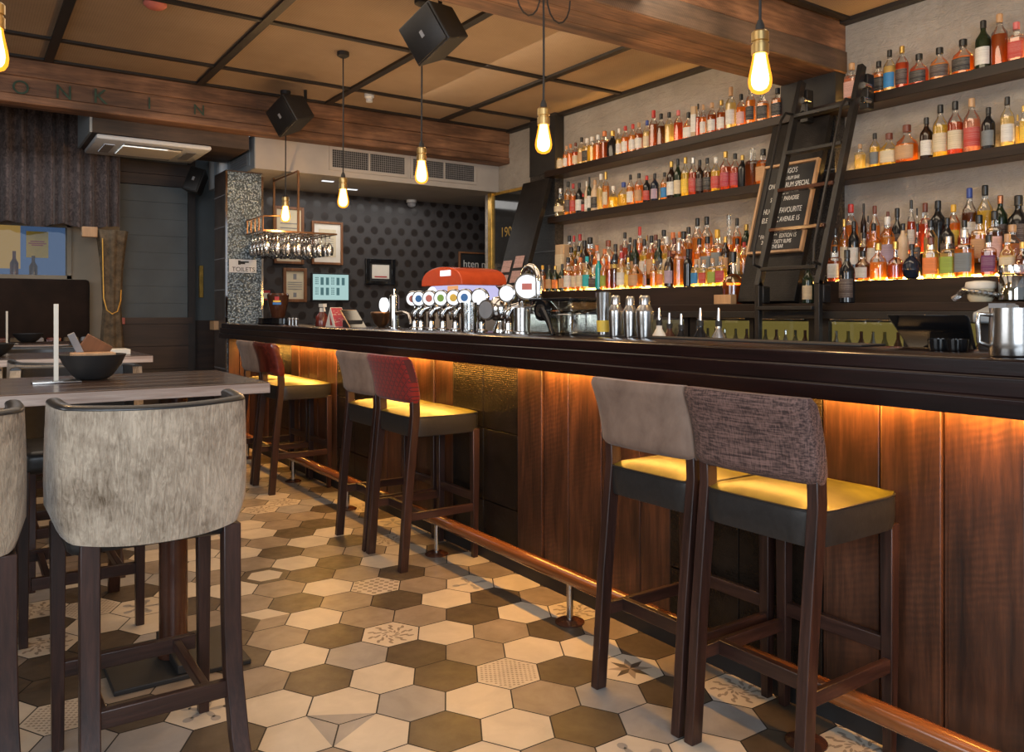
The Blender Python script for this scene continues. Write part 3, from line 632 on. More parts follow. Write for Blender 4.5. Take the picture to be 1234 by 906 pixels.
# fridges under the ledge
for k, (ya, yb, wa, wb) in enumerate([(-0.6, 1.0, 0.05, 0.95), (1.0, 2.25, 1.1, 2.2), (2.25, 3.05, 2.50, 2.975), (3.05, 3.53, 3.115, 3.50), (3.53, 4.12, 3.575, 4.05), (4.12, 4.74, 4.17, 4.69), (4.74, 5.6, 4.80, 5.5), (5.6, 6.9, 5.7, 6.8)]):
    f = thing('bottle_fridge', ['black glass-door fridge at the near end beneath the back bar ledge', 'black glass-door fridge behind the steel jug', 'black glass-door fridge beside the tablet screen under the ledge', 'lit glass-door fridge between the ladder feet', 'yellow-lit glass-door fridge just beyond the ladder', 'lit fridge behind the pourers and shakers', 'lit fridge behind the clear juice press', 'dark glass-door fridge behind the beer taps'][k], 'fridge', (0, 0, 0), 0, 'fridges under the back bar')
    MB().box((4.44, ya + 0.004, 0.05), (4.98, yb - 0.004, 1.25)).build('cabinet_body', 'blackmatt', f)
    MB().box((4.432, wa, 0.2), (4.438, wb, 1.235)).build('lit_interior', 'fridgelit', f)
    fr = MB().box((4.395, ya + 0.01, 1.242), (4.43, yb - 0.01, 1.255)).box((4.395, ya + 0.01, 0.10), (4.43, yb - 0.01, 0.2)).box((4.395, ya + 0.01, 0.2), (4.43, wa, 1.242)).box((4.395, wb, 0.2), (4.43, yb - 0.01, 1.242)).build('door_frame', 'black', f)
    MB().box((4.405, wa, 0.2), (4.41, wb, 1.242)).build('pane', 'glass', fr)
    b = MB(); q = wa + 0.05; j = 0
    while q < wb - 0.03:
        b.lathe([(0.026, 0.98), (0.026, 1.10), (0.01, 1.14), (0.01, 1.18)], 8, j % 3, (4.43, q, 0)); q += rp.uniform(0.06, 0.10); j += 1
    s = b.build('stored_bottle_row', ['pot', 'lolive', 'chrome'], f); s['kind'] = 'stuff'
    MB().box((4.375, wa + 0.02, 1.246), (4.394, wb - 0.02, 1.253)).build('handle', 'steel', f)
# wall shelves
def shelf(nm, ya, yb, zt, label, led=False):
    o = thing('wall_shelf', label, 'shelf', (0, 0, 0), 0, 'dark bottle shelves on the plaster wall')
    MB().box((4.795, ya, zt - 0.062), (5.0, yb, zt)).build('board', 'shelf', o, 0.003)
    MB().box((4.992, ya + 0.02, zt + 0.001), (4.999, yb - 0.02, zt + 0.012)).build('led_strip', 'ledy', o)
    return o
shelf('u', -1.2, 6.42, 2.688, 'top dark timber shelf running the whole wall behind the ladder head')
shelf('m', 3.69, 6.37, 2.228, 'middle dark timber shelf beyond the ladder and letter board')
shelf('n', -1.2, 3.26, 2.222, 'middle dark timber shelf on the near side of the ladder')
# bench behind the bar
o = thing('under_bar_bench', 'low steel workbench hidden behind the bar counter', 'workbench')
MB().box((2.52, -1.0, 0.0), (2.56, 7.4, 1.05)).box((2.52, -1.0, 1.02), (3.02, 7.4, 1.06)).build('worktop', 'steel', o)
MB().box((2.95, -1.0, 0.0), (3.02, 7.4, 1.02)).build('front_panel', 'blackmatt', o)
# ---- ladder
o = thing('rolling_ladder', 'tall black rolling library ladder leaning on the bottle shelves', 'ladder')
YR, YL = 2.945, 3.385
def lx(z): return 4.25 + (z - 1.46) * (4.70 - 4.25) / (2.84 - 1.46)
for y in (YR, YL):
    MB().bar((4.25, y, 1.02), (4.25, y, 1.49), 0.036, 0.036).bar((lx(1.46), y, 1.46), (lx(2.85), y, 2.85), 0.036, 0.05).build('side_rail', 'black', o, 0.003)
for z in (2.60, 2.345, 2.09, 1.825, 1.57, 1.32):
    x = lx(z) if z > 1.46 else 4.25
    MB().box((x - 0.04, YR + 0.018, z - 0.012), (x + 0.035, YL - 0.018, z + 0.012)).build('rung', 'pot' if z < 2.2 and z > 1.6 else 'black', o, 0.003)
for y in (YR, YL):
    pts = [(lx(2.62), y, 2.62), (lx(2.62) - 0.10, y, 2.615), (lx(2.55) - 0.125, y, 2.56), (lx(1.72) - 0.125, y, 1.70), (lx(1.62) - 0.10, y, 1.60), (lx(1.60), y, 1.575)]
    MB().tube(pts, 0.009, 8).build('hand_rail', 'black', o)
    h = MB().box((4.72, y - 0.03, 2.58), (4.79, y + 0.03, 2.80)).build('shelf_hook', 'black', o, 0.006)
    for z in (2.63, 2.72): MB().lathe([(0.02, -0.035), (0.02, 0.035)], 14, 0, mat=Matrix.Translation((4.715, y - 0.02, z)) @ Matrix.Rotation(PI / 2, 4, 'Y')).build('roller', 'steel', h)
    MB().box((4.262, y - 0.03, 1.352), (4.33, y + 0.03, 1.46)).build('lower_bracket', 'black', o, 0.005)

# letter board on the slanted board beyond the ladder
def slant(y, s, t): x = 4.42 + 0.385 * s; z = 1.366 + 1.252 * s; return Vector((x - t * 0.957, y, z + t * 0.29))
SL = math.atan2(0.385, 1.252)
lbroot = slant(3.46, 0.503, 0.004)
o = thing('letter_board', 'black letter board in a pale wood frame listing monthly rum specials', 'letter board', lbroot, 0, None, (0, SL, 0))
W2, H2 = 0.205, 0.31
MB().box((-0.012, -W2, -H2), (0.0, W2, H2)).build('felt_panel', 'slate', o)
b = MB()
for lo, hi in (((-0.03, -W2 - 0.018, -H2 - 0.018), (0.0, -W2, H2 + 0.018)), ((-0.03, W2, -H2 - 0.018), (0.0, W2 + 0.018, H2 + 0.018)), ((-0.03, -W2, -H2 - 0.018), (0.0, W2, -H2)), ((-0.03, -W2, H2), (0.0, W2, H2 + 0.018))): b.box(lo, hi)
b.build('frame', 'lightwood', o, 0.003)
for z, s, tx in ((0.27, 0.055, "HUGO'S"), (0.215, 0.038, 'BITTER RUM BAR'), (0.165, 0.053, 'MONTHLY RUM SPECIAL'), (0.115, 0.05, 'BAY'), (0.065, 0.045, 'SUNSET  PARADISE'), (-0.02, 0.056, "HUGO'S FAVOURITE"), (-0.085, 0.052, 'ELECTRIC AVENUE 15'), (-0.165, 0.043, 'OUR OWN'), (-0.205, 0.043, '" FACTORY "   EDITION 15'), (-0.245, 0.04, '200 PLUS TASTY RUMS'), (-0.28, 0.038, 'TO THE BAR')):
    text('lettering', tx, s, 'whitetext', o, (-0.0135, 0, z), (R(90), 0, R(-90)), sx=0.60)
# pinned menus on the other slanted board
k = 0
for cpx, rows in ((0, 3), (1, 3)):
    for r_ in range(rows):
        s = 0.335 - 0.118 * r_ - (0.03 if cpx == 0 else 0.0); y = 6.70 - 0.20 * cpx
        p = slant(y, s, 0.004)
        c = MB().box((-0.003, -0.075, -0.062), (0, 0.075, 0.062)).build('menu_card', 'pinkpaper', None, 0, p, (0, SL, 0))
        tag(c, ['top', 'middle', 'bottom'][r_] + ' pink printed menu card in the ' + ('outer' if cpx == 0 else 'inner') + ' column on the leaning board', 'menu', 'pink menus pinned to the leaning board')
# gilt mirror on the wall beyond
o = thing('gilt_mirror', 'tall dark mirror with a gilt frame beyond the leaning board', 'mirror')
b = MB()
for lo, hi in (((4.95, 7.62, 1.40), (4.998, 7.70, 2.66)), ((4.95, 6.86, 1.40), (4.998, 6.94, 2.66)), ((4.97, 6.94, 2.60), (4.998, 7.62, 2.635)), ((4.95, 6.94, 1.40), (4.998, 7.62, 1.48))): b.box(lo, hi)
b.build('frame', 'gold', o, 0.006)
MB().box((4.975, 6.93, 1.47), (4.995, 7.63, 2.60)).build('mirror_glass', 'mirror', o)
text('lettering', '190', 0.15, 'gold', o, (4.973, 7.36, 2.17), ROT_X)

# ================================================================== BOTTLES
GC = {'amber': (0.95, 0.42, 0.06), 'orange': (1.0, 0.36, 0.04), 'dark amber': (0.55, 0.14, 0.02), 'brown': (0.26, 0.075, 0.016), 'pale gold': (1.0, 0.82, 0.36), 'yellow': (1.0, 0.74, 0.10), 'red amber': (0.75, 0.13, 0.03), 'pink': (0.90, 0.42, 0.27)}
LIQ = {k: liquid('liquid ' + k, v) for k, v in GC.items()}
OPQ = {'black': plain('black bottle glass', (0.010, 0.010, 0.011), 0.12, var=0.1), 'dark green': plain('dark green glass', (0.012, 0.022, 0.010), 0.10, var=0.1), 'teal': plain('teal glass', (0.01, 0.27, 0.28), 0.12, var=0.1), 'frosted cream': plain('frosted cream bottle', (0.55, 0.40, 0.26), 0.45, var=0.1), 'dark brown': plain('dark brown glass', (0.022, 0.010, 0.006), 0.10, var=0.1), 'blue black': plain('blue black glass', (0.010, 0.016, 0.030), 0.1, var=0.1), 'tan card': plain('tan gift box', (0.46, 0.33, 0.20), 0.7, var=0.1)}
CAPC = {'black': (0.012, 0.012, 0.012), 'white': (0.66, 0.64, 0.60), 'red': (0.42, 0.03, 0.025), 'gold': (0.55, 0.36, 0.10), 'cork': (0.45, 0.27, 0.14), 'brown': (0.14, 0.035, 0.018), 'silver': (0.55, 0.55, 0.55), 'blue': (0.03, 0.06, 0.26), 'orange': (0.60, 0.18, 0.05), 'teal': (0.01, 0.34, 0.42), 'yellow': (0.72, 0.40, 0.03), 'pink': (0.55, 0.14, 0.14), 'clear': None, 'copper': (0.42, 0.17, 0.08)}
CAPM = {k: (plain('cap ' + k, v, 0.32, 0.85 if k in ('gold', 'silver', 'copper') else 0.0, var=0.05) if v else M['glass']) for k, v in CAPC.items()}
LABC = {'white': (0.64, 0.62, 0.57), 'cream': (0.60, 0.50, 0.34), 'black': (0.016, 0.015, 0.015), 'red': (0.42, 0.04, 0.03), 'blue': (0.03, 0.20, 0.45), 'green': (0.26, 0.34, 0.05), 'orange': (0.70, 0.20, 0.05), 'grey': (0.16, 0.18, 0.19), 'teal': (0.02, 0.36, 0.40), 'yellow': (0.75, 0.50, 0.05), 'purple': (0.13, 0.025, 0.10), 'tan': (0.48, 0.28, 0.14), 'mauve': (0.36, 0.28, 0.36), 'crimson': (0.36, 0.03, 0.05), 'pink': (0.62, 0.38, 0.34), 'dark': (0.05, 0.03, 0.025)}
LABM = {k: labelmat('label ' + k, v, (0.5, 0.45, 0.38) if sum(v) < 0.5 else (0.06, 0.045, 0.04)) for k, v in LABC.items()}
# shape: profile, cap (z0, r), aspect dia/height, superellipse exponent, label z range, fill
SH = {
 'std': ([(0.9, 0.0), (1, 0.015), (1, 0.56), (0.93, 0.64), (0.5, 0.735), (0.36, 0.79), (0.34, 0.90)], (0.84, 0.40), 0.285, 2, (0.10, 0.45), 0.60),
 'tall': ([(0.9, 0.0), (1, 0.015), (1, 0.60), (0.8, 0.68), (0.42, 0.745), (0.36, 0.90)], (0.80, 0.42), 0.245, 2, (0.12, 0.46), 0.62),
 'square': ([(0.92, 0.0), (1, 0.015), (1, 0.60), (0.9, 0.66), (0.42, 0.70), (0.38, 0.88)], (0.82, 0.46), 0.33, 5, (0.10, 0.50), 0.58),
 'squat': ([(0.85, 0.0), (1, 0.03), (1.0, 0.42), (0.88, 0.56), (0.40, 0.68), (0.30, 0.74), (0.30, 0.88)], (0.80, 0.40), 0.52, 2.6, (0.08, 0.44), 0.48),
 'cone': ([(0.95, 0.0), (1, 0.02), (0.86, 0.30), (0.5, 0.60), (0.33, 0.72), (0.30, 0.86)], (0.82, 0.36), 0.50, 2, (0.10, 0.36), 0.5),
 'decanter': ([(0.85, 0.0), (1, 0.03), (1.0, 0.36), (0.8, 0.50), (0.30, 0.58), (0.26, 0.78), (0.38, 0.80)], (0.79, 0.36), 0.56, 2, (0.10, 0.36), 0.40),
 'globe': ([(0.5, 0.0), (0.8, 0.06), (1, 0.25), (0.95, 0.42), (0.6, 0.58), (0.26, 0.66), (0.22, 0.88)], (0.84, 0.28), 0.62, 2, (0.16, 0.36), 0.5),
 'jar': ([(0.95, 0.0), (1, 0.02), (1, 0.80), (0.9, 0.86), (0.86, 0.9)], (0.86, 0.92), 0.62, 2, (0.15, 0.72), 0.78),
 'box': ([(1, 0.0), (1, 1.0)], None, 0.36, 10, (0.2, 0.75), 0.0),
}
_mc = {}
def shared(key, fn):
    if key not in _mc:
        me = fn().mesh('bottle ' + '_'.join(str(k) for k in key), 0.9); me.materials.append(None); _mc[key] = me
    return _mc[key]
def inst(nm, me, mat, parent=None):
    o = bpy.data.objects.new(nm, me); col.objects.link(o); o.parent = parent
    o.material_slots[0].link = 'OBJECT'; o.material_slots[0].material = mat; return o
def sector(prof_r, z0, z1, n, a0=PI, da=1.15, k=1.02, seg=14):
    b = MB(); rings = []
    for z in (z0, z1):
        ring = []
        for i in range(seg + 1):
            a = a0 - da + 2 * da * i / seg; c, s = math.cos(a), math.sin(a)
            r = prof_r * k * ((abs(c) ** n + abs(s) ** n) ** (-1 / n) if n != 2 else 1)
            ring.append((r * c, r * s, z))
        rings.append(ring)
    b.loft(rings, 0, False, False); return b
def bottle(loc, h, shape, glass, cap, lab, width=None):
    prof, cp, asp, n, lz, fill = SH[shape]
    rad = (width or asp * h) / 2
    seg = 24
    opaque = glass in OPQ
    body = inst('spirit_bottle', shared((shape, 'body'), lambda: MB().lathe(prof, seg, 0, n=n)), OPQ.get(glass) or M['glass'])
    body.location = loc; body.scale = (rad, rad, h); body.rotation_euler = (0, 0, rp.uniform(-0.25, 0.25) + (0.32 if n == 2 else 0.1))
    if not opaque and glass != 'clear':
        lp = []
        for r, z in prof:
            if z <= fill: lp.append((r * 0.93, max(z, 0.012)))
        lp.append((lp[-1][0], fill))
        inst('liquid', shared((shape, 'liquid'), lambda: MB().lathe(lp, seg, 0, n=n)), LIQ[glass], body)
    if cp and cap:
        ct = 1.0
        inst('cap' if cap not in ('cork', 'clear') else 'stopper', shared((shape, 'cap'), lambda: MB().lathe([(cp[1] * 0.94, cp[0]), (cp[1], cp[0] + 0.01), (cp[1], ct - 0.015), (cp[1] * 0.85, ct)], 16, 0)), CAPM[cap], body)
    if lab: inst('label', shared((shape, 'label'), lambda: sector(1.0 if shape != 'cone' else 1.03, lz[0], lz[1], n)), LABM[lab], body)
    return body
ORD = 'first second third fourth fifth sixth seventh eighth ninth tenth eleventh twelfth thirteenth fourteenth fifteenth sixteenth seventeenth eighteenth nineteenth'.split()
TENS = {2: 'twenty', 3: 'thirty', 4: 'forty', 5: 'fifty'}
def ordinal(n):
    if n <= 19: return ORD[n - 1]
    t, u = divmod(n, 10); return (TENS[t][:-1] + 'ieth') if u == 0 else TENS[t] + '-' + ORD[u - 1]
def row(spec, X, z, origin, scale, place, beyond, group, zmap=None):
    items = []
    for e in spec:
        x, y, shape, glass, cap, lab = e[:6]
        px, py = origin[0] + x / scale, origin[1] + y / scale
        zb = e[6] if len(e) > 6 and e[6] is not None else z
        xx = e[7] if len(e) > 7 else X
        p = onX(px, py, xx); h = p.z - zb
        items.append((px, p.y, xx, zb, h, shape, glass, cap, lab))
    items.sort(key=lambda q: -q[0] if beyond else q[0])
    return items
def commit(items, place, group):
    hs = [max(0.13, min(q[4], 0.46)) for q in items]
    rs = [min(SH[q[5]][2] * h / 2, 0.062 if q[2] > 4.6 else 0.075) for q, h in zip(items, hs)]
    for _ in range(3):
        for a in range(len(items)):
            for c in range(a + 1, len(items)):
                if abs(items[a][2] - items[c][2]) > 0.09: continue
                gap = abs(items[a][1] - items[c][1]); tot = (rs[a] + rs[c]) * 1.03
                if tot > gap:
                    k_ = max(gap / tot, 0.7); rs[a] *= k_; rs[c] *= k_
    for k, (px, y, xx, zb, h, shape, glass, cap, lab) in enumerate(items):
        h = hs[k]; w = rs[k] * 2
        o = bottle((xx + rp.uniform(-0.006, 0.006), y, zb + 0.0015), h, shape, glass, cap, lab, w)
        kind = {'squat': 'squat ', 'square': 'square ', 'tall': 'slim ', 'cone': 'conical ', 'decanter': 'decanter-shaped ', 'globe': 'round ', 'jar': 'short ', 'box': 'boxed '}.get(shape, '')
        t = f'{kind}{glass} bottle'
        if cap: t += f', {cap} ' + ('stopper' if cap in ('cork', 'clear') else 'cap')
        if lab: t += f', {lab} label'
        tag(o, t + f', {ordinal(k + 1)} {place}', 'bottle', group)
S8, S82, S55, S56, S72 = 8.79, 8.227, 5.51, 5.609, 7.246
up_far = row([(105, 700, 'jar', 'pale gold', None, 'cream'), (160, 580, 'std', 'amber', 'cork', 'white'), (205, 560, 'std', 'orange', 'orange', None), (255, 545, 'std', 'red amber', 'brown', 'cream'), (320, 490, 'std', 'pale gold', 'black', 'tan'), (378, 500, 'square', 'pale gold', 'white', 'black'), (440, 485, 'square', 'yellow', 'white', None), (503, 465, 'square', 'orange', 'white', None), (572, 425, 'square', 'dark amber', 'orange', None), (650, 420, 'squat', 'black', 'gold', None), (715, 395, 'std', 'yellow', 'white', 'white'), (787, 370, 'std', 'orange', 'red', 'white'), (865, 350, 'std', 'amber', 'red', 'white'), (935, 335, 'std', 'dark amber', 'cork', 'white'), (1015, 310, 'std', 'pale gold', 'blue', 'cream'), (1090, 205, 'tall', 'dark amber', 'red', None), (1170, 240, 'std', 'brown', 'black', None)], 4.89, 2.69, (664, 110), S8, '', True, '')
up_far += row([(55, 375, 'std', 'pale gold', 'black', None), (140, 355, 'std', 'red amber', 'pink', None), (240, 375, 'squat', 'orange', 'black', 'white'), (300, 320, 'box', 'tan card', None, 'white'), (340, 290, 'std', 'red amber', 'black', None), (390, 300, 'std', 'orange', 'cork', 'white'), (480, 280, 'std', 'dark amber', 'cork', 'white'), (570, 255, 'std', 'dark amber', 'gold', 'white'), (660, 125, 'tall', 'pale gold', 'cork', 'white'), (765, 195, 'std', 'orange', 'black', 'pink'), (860, 110, 'tall', 'amber', 'clear', 'black'), (985, 165, 'square', 'amber', 'clear', 'black'), (1125, 135, 'square', 'orange', 'black', 'black')], 4.89, 2.69, (800, 90), S82, '', True, '')
up_far.sort(key=lambda q: -q[0]); commit(up_far, 'beyond ladder on top shelf', 'bottles on the top shelf beyond the ladder')
mid_far = row([(100, 415, 'globe', 'clear', 'silver', 'cream'), (185, 345, 'std', 'amber', 'black', 'dark'), (238, 365, 'std', 'orange', 'red', 'red'), (295, 355, 'std', 'black', 'black', 'white'), (338, 470, 'std', 'dark brown', 'red', 'red'), (372, 340, 'std', 'frosted cream', 'white', 'white'), (405, 295, 'tall', 'dark green', 'black', 'white'), (460, 325, 'std', 'frosted cream', 'cork', 'black'), (530, 262, 'std', 'pale gold', 'white', None), (585, 240, 'tall', 'amber', 'gold', 'cream'), (655, 390, 'cone', 'yellow', 'white', None), (768, 350, 'squat', 'yellow', 'blue', None), (840, 270, 'std', 'amber', 'black', 'white'), (930, 255, 'std', 'orange', 'black', 'tan'), (1010, 280, 'std', 'black', 'red', 'red'), (1100, 258, 'std', 'blue black', 'black', 'mauve'), (1198, 245, 'std', 'amber', 'black', 'blue')], 4.89, 2.23, (664, 180), S8, '', True, '')
mid_far += row([(170, 305, 'std', 'dark brown', 'gold', 'white'), (240, 280, 'std', 'dark green', 'black', 'cream'), (312, 260, 'std', 'yellow', 'gold', 'yellow'), (395, 262, 'std', 'red amber', 'silver', 'red'), (470, 290, 'std', 'dark brown', 'black', 'dark'), (545, 270, 'std', 'brown', 'black', 'black'), (640, 262, 'std', 'yellow', 'white', 'red'), (740, 200, 'std', 'red amber', 'gold', 'crimson'), (838, 222, 'std', 'red amber', 'black', 'crimson'), (925, 240, 'std', 'black', 'gold', None), (1030, 170, 'square', 'brown', 'clear', None), (1140, 175, 'square', 'orange', 'black', 'tan')], 4.89, 2.23, (790, 160), S8, '', True, '')
mid_far.sort(key=lambda q: -q[0]); commit(mid_far, 'beyond ladder on middle shelf', 'bottles on the middle shelf beyond the ladder')
up_near = row([(88, 420, 'square', 'pink', 'cork', 'pink'), (272, 410, 'square', 'amber', 'black', 'black'), (345, 335, 'std', 'pale gold', 'black', 'blue'), (427, 310, 'std', 'red amber', 'gold', 'dark'), (537, 360, 'squat', 'red amber', 'black', 'black'), (677, 320, 'squat', 'amber', 'black', 'dark'), (833, 265, 'squat', 'orange', 'black', 'black'), (965, 140, 'std', 'dark green', 'black', 'white'), (1072, 95, 'std', 'dark amber', 'cork', None), (1185, 150, 'square', 'pink', 'pink', 'red')], 4.89, 2.69, (1010, 0), S55, '', False, '')
commit(up_near, 'nearside of ladder on top shelf', 'bottles on the top shelf near the ladder')
mid_near = row([(128, 640, 'square', 'pale gold', 'cork', None), (222, 565, 'std', 'yellow', 'black', 'grey'), (320, 565, 'squat', 'yellow', 'brown', 'cream'), (445, 510, 'squat', 'orange', 'brown', 'tan'), (572, 460, 'std', 'dark brown', 'black', 'white'), (672, 375, 'std', 'yellow', 'black', 'cream'), (772, 352, 'std', 'red amber', 'black', 'cream'), (883, 330, 'std', 'pink', 'cork', 'red'), (990, 390, 'std', 'black', 'black', 'grey'), (1118, 320, 'std', 'pale gold', 'black', 'white'), (1190, 440, 'tall', 'yellow', 'gold', None), (1232, 380, 'std', 'yellow', 'gold', 'yellow')], 4.89, 2.225, (1014, 60), S56, '', False, '')
commit(mid_near, 'nearside of ladder on middle shelf', 'bottles on the middle shelf near the ladder')
# back bar steps, three rows, beyond the ladder
fa = [(40, 640, 'squat', 'orange', 'black', 'orange'), (125, 615, 'std', 'orange', 'yellow', 'tan'), (190, 610, 'std', 'dark green', 'black', 'tan'), (255, 620, 'std', 'dark green', 'gold', 'orange'), (330, 600, 'std', 'dark green', 'black', 'tan'), (395, 530, 'std', 'amber', 'black', 'white'), (465, 545, 'std', 'amber', 'black', 'cream'), (525, 530, 'std', 'amber', 'orange', 'cream'), (590, 520, 'std', 'pale gold', 'teal', 'teal'), (652, 640, 'square', 'clear', 'silver', 'dark'), (715, 490, 'tall', 'teal', 'white', None), (765, 540, 'std', 'amber', 'white', 'green'), (830, 510, 'std', 'dark amber', 'silver', None), (885, 500, 'std', 'brown', 'black', None), (960, 480, 'std', 'pale gold', 'red', 'white'), (1030, 530, 'std', 'yellow', 'gold', 'yellow'), (1110, 540, 'squat', 'amber', 'black', 'tan'), (1195, 600, 'std', 'dark amber', 'cork', 'tan')]
fb = [(70, 560, 'std', 'amber', 'orange', 'mauve'), (155, 550, 'std', 'amber', 'gold', None), (232, 540, 'std', 'pale gold', 'black', 'orange'), (325, 460, 'std', 'dark brown', 'brown', 'mauve'), (425, 370, 'tall', 'amber', 'silver', None), (515, 440, 'tall', 'black', 'black', None), (600, 555, 'square', 'pale gold', 'cork', 'blue'), (690, 555, 'square', 'pale gold', 'cork', 'red'), (785, 540, 'square', 'yellow', 'cork', 'green'), (875, 520, 'square', 'yellow', 'cork', 'crimson'), (1000, 470, 'decanter', 'dark amber', 'black', None, 1.349, 4.50)]
items = row(fa, 4.665, 1.491, (640, 250), S8, '', True, '') + row(fb, 4.665, 1.491, (770, 250), S8, '', True, '')
items.sort(key=lambda q: -q[0]); commit(items, 'beyond ladder, back bar front row', 'front row of bottles on the back bar beyond the ladder')
ma = [(345, 400, 'box', 'tan card', None, 'cream'), (425, 420, 'std', 'amber', 'black', 'cream'), (495, 410, 'std', 'amber', 'black', 'orange'), (565, 350, 'std', 'dark brown', 'black', 'tan'), (640, 500, 'std', 'black', 'black', None), (695, 400, 'std', 'orange', 'orange', 'white'), (780, 440, 'std', 'orange', 'orange', None), (890, 390, 'squat', 'blue black', 'black', 'yellow'), (955, 400, 'std', 'amber', 'brown', None), (1035, 390, 'std', 'dark brown', 'black', None), (1100, 340, 'std', 'dark green', 'black', 'tan'), (1195, 340, 'std', 'yellow', 'black', 'white')]
mb = [(130, 300, 'std', 'amber', 'black', 'tan'), (210, 340, 'std', 'dark green', 'black', 'dark'), (290, 310, 'std', 'yellow', 'white', 'cream'), (372, 325, 'std', 'brown', 'brown', None), (470, 255, 'std', 'amber', 'black', 'pink'), (640, 330, 'std', 'orange', 'black', 'cream'), (730, 310, 'square', 'amber', 'black', 'grey'), (825, 235, 'square', 'amber', 'yellow', 'grey'), (918, 310, 'std', 'dark brown', 'gold', 'tan'), (1040, 330, 'std', 'pale gold', 'black', 'cream'), (1120, 370, 'std', 'amber', 'red', None)]
items = row(ma, 4.79, 1.571, (640, 250), S8, '', True, '') + row(mb, 4.79, 1.571, (770, 250), S8, '', True, '')
items.sort(key=lambda q: -q[0]); commit(items, 'beyond ladder, back bar second row', 'second row of bottles on the back bar beyond the ladder')
ba = [(410, 300, 'std', 'amber', 'black', None), (460, 300, 'std', 'yellow', 'red', None), (515, 285, 'std', 'yellow', 'red', 'cream'), (630, 320, 'square', 'amber', 'black', 'tan'), (815, 350, 'squat', 'amber', 'brown', None), (995, 265, 'std', 'red amber', 'black', None), (1052, 320, 'std', 'orange', 'black', None), (1150, 205, 'tall', 'orange', 'red', 'red'), (1222, 300, 'std', 'amber', 'gold', None)]
bb = [(50, 335, 'std', 'yellow', 'black', None), (95, 295, 'std', 'orange', 'brown', None), (180, 290, 'std', 'red amber', 'brown', None), (262, 240, 'std', 'amber', 'black', None), (355, 265, 'squat', 'amber', 'orange', None), (430, 260, 'std', 'orange', 'orange', None), (530, 210, 'std', 'amber', 'black', 'dark'), (620, 115, 'std', 'amber', 'black', None), (720, 100, 'std', 'amber', 'black', None), (950, 75, 'decanter', 'amber', 'clear', None), (1040, 115, 'std', 'orange', 'black', None), (1140, 180, 'std', 'dark green', 'gold', 'tan')]
items = row(ba, 4.91, 1.656, (640, 250), S8, '', True, '') + row(bb, 4.91, 1.656, (770, 250), S8, '', True, '')
items.sort(key=lambda q: -q[0]); commit(items, 'beyond ladder, back bar rear row', 'rear row of bottles on the back bar beyond the ladder')
# near side of the ladder
fa = [(190, 560, 'square', 'dark amber', 'black', 'white'), (300, 590, 'std', 'black', 'black', 'dark', 1.349, 4.46), (435, 600, 'squat', 'brown', 'black', 'white'), (570, 530, 'squat', 'amber', 'gold', None), (715, 515, 'decanter', 'dark amber', 'gold', None), (860, 540, 'globe', 'blue black', 'black', None)]
fb = [(125, 480, 'square', 'yellow', 'brown', 'orange'), (280, 470, 'square', 'pale gold', 'silver', 'green'), (425, 410, 'square', 'amber', 'silver', 'grey'), (640, 460, 'square', 'dark amber', 'black', 'purple'), (795, 450, 'squat', 'pale gold', 'cork', 'cream'), (925, 520, 'squat', 'brown', 'gold', None)]
items = row(fa, 4.665, 1.491, (980, 220), S72, '', False, '') + row(fb, 4.665, 1.491, (1104, 220), S72, '', False, '')
items.sort(key=lambda q: q[0]); commit(items, 'nearside of ladder, back bar front row', 'front row of bottles on the back bar near the ladder')
ma = [(195, 400, 'std', 'amber', 'black', 'white'), (272, 320, 'std', 'amber', 'gold', 'cream'), (350, 340, 'std', 'black', 'black', 'white'), (440, 440, 'std', 'brown', 'black', 'tan'), (530, 360, 'std', 'amber', 'black', 'white'), (645, 300, 'std', 'amber', 'white', 'mauve'), (785, 360, 'std', 'frosted cream', 'black', None), (905, 480, 'squat', 'orange', 'black', 'dark')]
mb = [(10, 360, 'squat', 'orange', 'black', 'dark'), (130, 330, 'std', 'pale gold', 'black', None), (268, 310, 'std', 'black', 'black', 'dark'), (418, 330, 'std', 'red amber', 'black', 'dark'), (553, 285, 'square', 'amber', 'black', 'tan'), (688, 250, 'square', 'brown', 'black', 'pink'), (840, 370, 'squat', 'orange', 'cork', None)]
items = row(ma, 4.79, 1.571, (980, 220), S72, '', False, '') + row(mb, 4.79, 1.571, (1104, 220), S72, '', False, '')
items.sort(key=lambda q: q[0]); commit(items, 'nearside of ladder, back bar second row', 'second row of bottles on the back bar near the ladder')
ba = [(325, 190, 'std', 'orange', 'red', None), (440, 185, 'std', 'dark brown', 'black', 'cream'), (478, 290, 'std', 'dark amber', 'black', None), (540, 205, 'std', 'amber', 'brown', None), (655, 255, 'std', 'orange', 'brown', 'cream'), (735, 225, 'squat', 'black', 'black', 'dark'), (855, 155, 'std', 'red amber', 'black', 'white'), (907, 225, 'std', 'pink', 'black', None)]
bb = [(75, 180, 'square', 'red amber', 'brown', None), (195, 160, 'std', 'black', 'black', None), (330, 195, 'std', 'orange', 'yellow', 'yellow'), (465, 50, 'std', 'brown', 'blue', 'white'), (600, 25, 'std', 'yellow', 'black', None), (740, 115, 'std', 'dark green', 'copper', 'dark'), (895, 115, 'squat', 'black', 'black', 'dark')]
items = row(ba, 4.91, 1.656, (980, 220), S72, '', False, '') + row(bb, 4.91, 1.656, (1104, 220), S72, '', False, '')
items.sort(key=lambda q: q[0]); commit(items, 'nearside of ladder, back bar rear row', 'rear row of bottles on the back bar near the ladder')
p = onX(974, 318, 4.45)
tag(bottle((4.45, p.y, 1.35), p.z - 1.35, 'std', 'dark green', 'black', 'cream'), 'dark green bottle with cream label standing on the ledge behind the ladder', 'bottle')

